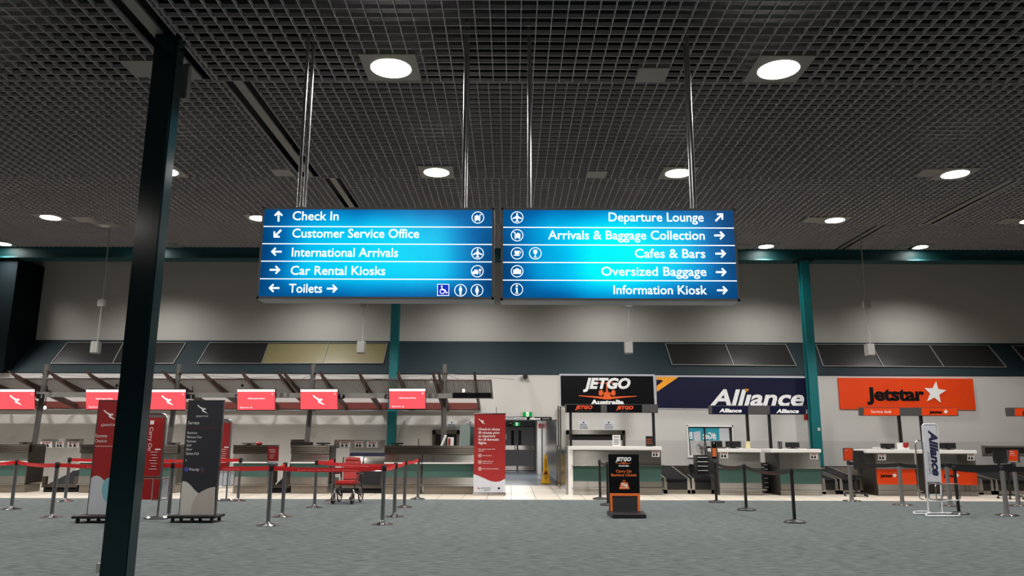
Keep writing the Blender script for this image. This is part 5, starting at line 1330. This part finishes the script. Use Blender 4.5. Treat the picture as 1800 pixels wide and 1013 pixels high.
b = MB(); A = at(1629.5, 794, Y - .012); text(b, 'AIRLINES', A, -UZ, UX, A.z - at(1633, 834, Y - .012).z, at(1633, 794, Y).x - A.x); b.build('small_lettering', mat('grey_print', (120, 120, 126), .5), pn)
b = MB(); loop_px(b, [(1616.5, 878), (1608.5, 776), (1621, 774), (1628, 878)], Y - .02, .011); b.build('tall_hoop', M_CHROME, t, smooth=True)
b = MB(); loop_px(b, [(1644.5, 851), (1686.5, 851), (1688, 880), (1646, 880)], Y - .3, .011); loop_px(b, [(1632, 850), (1656, 850), (1657, 878), (1633, 878)], Y - .02, .011)
for q0, q1 in (((1646, 851), (1633, 850)), ((1685, 851), (1655, 850)), ((1647, 880), (1634, 878)), ((1686, 880), (1656, 878))): b.tube([at(*q0, Y - .3), at(*q1, Y - .02)], .009, 6)
b.build('basket_hoops', M_CHROME, t, smooth=True)
MB().box(at(1631, 870, Y).x, at(1657, 870, Y).x, Y - .02, Y + .02, at(1645, 871, Y).z, at(1645, 869, Y).z).build('cross_bar', M_WTUBE, t)
b = MB(); floor_loop(b, 1628, 1686.5, 907.5, 902.5, .018); floor_loop(b, 1606.5, 1634, 903.5, 899.5, .016); b.build('floor_loops', M_WTUBE, t, smooth=True)
def red_gauge(xc, yb, lab, k, wd, base_m):
    # xc, yb: pixel of the foot centre; k scales a layout measured on the left gauge
    G0 = gnd(xc, yb); Y = G0.y; X = G0.x
    t = thing('baggage_gauge', lab, 'gauge', (X, Y, 0), 0, 'red and chrome baggage gauges'); H = 1.86
    out = []; 
    b = MB(); pts = [(X - wd / 2, Y, .02), (X - wd / 2, Y, H - .08), (X - wd / 2 + .03, Y, H - .02), (X - wd / 2 + .09, Y, H), (X + wd / 2 - .09, Y, H), (X + wd / 2 - .03, Y, H - .02), (X + wd / 2, Y, H - .08), (X + wd / 2, Y, .02)]
    b.tube(pts, .02, 8); b.build('frame_tube', M_POST, t, smooth=True)
    MB().box(X - wd / 2 + .02, X + wd / 2 - .02, Y - .01, Y + .01, .74, H - .07).build('panel', M_RED, t)
    MB().box(X - wd / 2 + .02, X + wd / 2 - .02, Y - .012, Y + .012, H - .075, H - .02).build('top_strip', M_POSTG, t)
    b = MB(); text(b, 'Carry On', Vector((X - .03, Y - .014, H - .25)), -UZ, UX, .42, .065)
    b.box(X - .035, X + .035, Y - .014, Y - .011, H - .2, H - .13)
    for q in range(7): b.box(X + .02 + .02 * (q % 3), X + .16 - .02 * (q % 2), Y - .014, Y - .011, 1.16 - .05 * q, 1.168 - .05 * q)
    b.box(X + .1, X + .2, Y - .014, Y - .011, 1.2, 1.225); b.build('lettering', M_LETW, t)
    MB().box(X - wd / 2, X + wd / 2, Y - .02, Y + .02, .70, .735).build('rail', M_POST, t)
    MB().box(X - wd / 2 + .01, X + wd / 2 - .01, Y - .03, Y, .33, .69).build('lower_panel', base_m, t)
    b = MB()
    for yy in (Y - .02, Y - .3):
        P = [(X + wd / 2, yy, .34), (X + wd / 2 + .16, yy, .34), (X + wd / 2 + .16, yy, .7), (X + wd / 2, yy, .7)]
        b.tube(P, .01, 6, closed=True)
    for zz in (.34, .7):
        for xx in (X + wd / 2, X + wd / 2 + .16): b.tube([(xx, Y - .02, zz), (xx, Y - .3, zz)], .01, 6)
    b.build('basket_hoops', M_CHROME, t, smooth=True)
    MB().box(X + wd / 2 + .02, X + wd / 2 + .14, Y - .01, Y, .36, .68).build('side_panel', M_LGREY, t)
    b = MB()
    for sx in (-1, 1):
        c = X + sx * wd / 2; n = 16
        b.tube([(c + .2 * math.cos(2 * math.pi * q / n), Y - .05 + .12 * math.sin(2 * math.pi * q / n), .018) for q in range(n)], .016, 6, closed=True)
    b.build('floor_loops', M_CHROME, t, smooth=True)
red_gauge(252, 912, 'red carry-on baggage gauge in a chrome frame, right of the near dark column', 1, .5, M_RED)
red_gauge(380, 880, 'red carry-on baggage gauge half hidden behind the charcoal service banner', 1, .46, M_LGREY)

# ================================================================== WHEELCHAIR
p = gnd(611, 884)
t = thing('wheelchair', 'red vinyl wheelchair parked in front of the baggage scale', 'wheelchair', (0, 0, 0))
MB().prism([(-.18, .12, .5), (.18, .12, .5), (.2, .2, .82), (.17, .24, 1.0), (-.17, .24, 1.0), (-.2, .2, .82)], (0, .05, 0)).build('backrest', M_REDV, t, bevel=.018)
MB().box(-.16, .16, .205, .225, .93, .945).build('back_seam', M_RED, t)
MB().box(-.225, .225, -.3, .14, .40, .49).build('seat', M_REDV, t, bevel=.03)
b = MB()
for sx in (-1, 1):
    x = .24 * sx
    b.tube([(x, .2, .12), (x, .2, .66), (x, .3, 1.0)], .014, 8); b.tube([(x, -.28, .25), (x, -.28, .4), (x, .2, .4)], .014, 8); b.tube([(x, -.28, .27), (x, .2, .15)], .014, 8); b.tube([(x, -.28, .3), (x * .8, -.46, .12)], .013, 8)
b.tube([(-.24, .2, .38), (.24, .2, .38)], .014, 8); b.tube([(-.24, -.28, .3), (.24, -.28, .3)], .014, 8); b.build('frame', M_BLACK, t, smooth=True)
for sx in (-1, 1):
    x = .26 * sx
    ar = MB().tube([(x, .2, .55), (x, .2, .64), (x, -.2, .64), (x, -.2, .4)], .012, 8).build('armrest_tube', M_CHROME, t, smooth=True)
    MB().box(x - .03, x + .03, -.22, .16, .645, .675).build('arm_pad', M_BLACK, ar, bevel=.01)
    MB().box(x * .78 - .08, x * .78 + .08, -.56, -.42, .09, .105).build('footplate', M_CHROME, t)
    x = .25 * sx; n = 28
    wl = MB().tube([(x, .16 + .16 * math.cos(2 * math.pi * k / n), .175 + .16 * math.sin(2 * math.pi * k / n)) for k in range(n)], .016, 8, closed=True).build('rear_wheel', M_BLACK, t, smooth=True)
    b = MB()
    for k in range(8): a = 2 * math.pi * k / 8; b.tube([(x, .16, .175), (x, .16 + .15 * math.cos(a), .175 + .15 * math.sin(a))], .005, 5)
    b.tube([(x - .02, .16, .175), (x + .02, .16, .175)], .025, 10); b.build('spokes', M_CHROME, wl)
    x = .22 * sx
    cw = MB().tube([(x - .018, -.34, .11), (x + .018, -.34, .11)], .11, 20).build('front_castor', M_BLACK, t)
    MB().tube([(x - .024, -.34, .11), (x + .024, -.34, .11)], .05, 12).build('hub', M_CHROME, cw)
    MB().tube([(x, -.3, .3), (x + .03, -.32, .24), (x + .03, -.34, .11)], .012, 6).build('castor_fork', M_CHROME, t)
t.location = (p.x, p.y, 0); t.rotation_euler.z = R(-7)
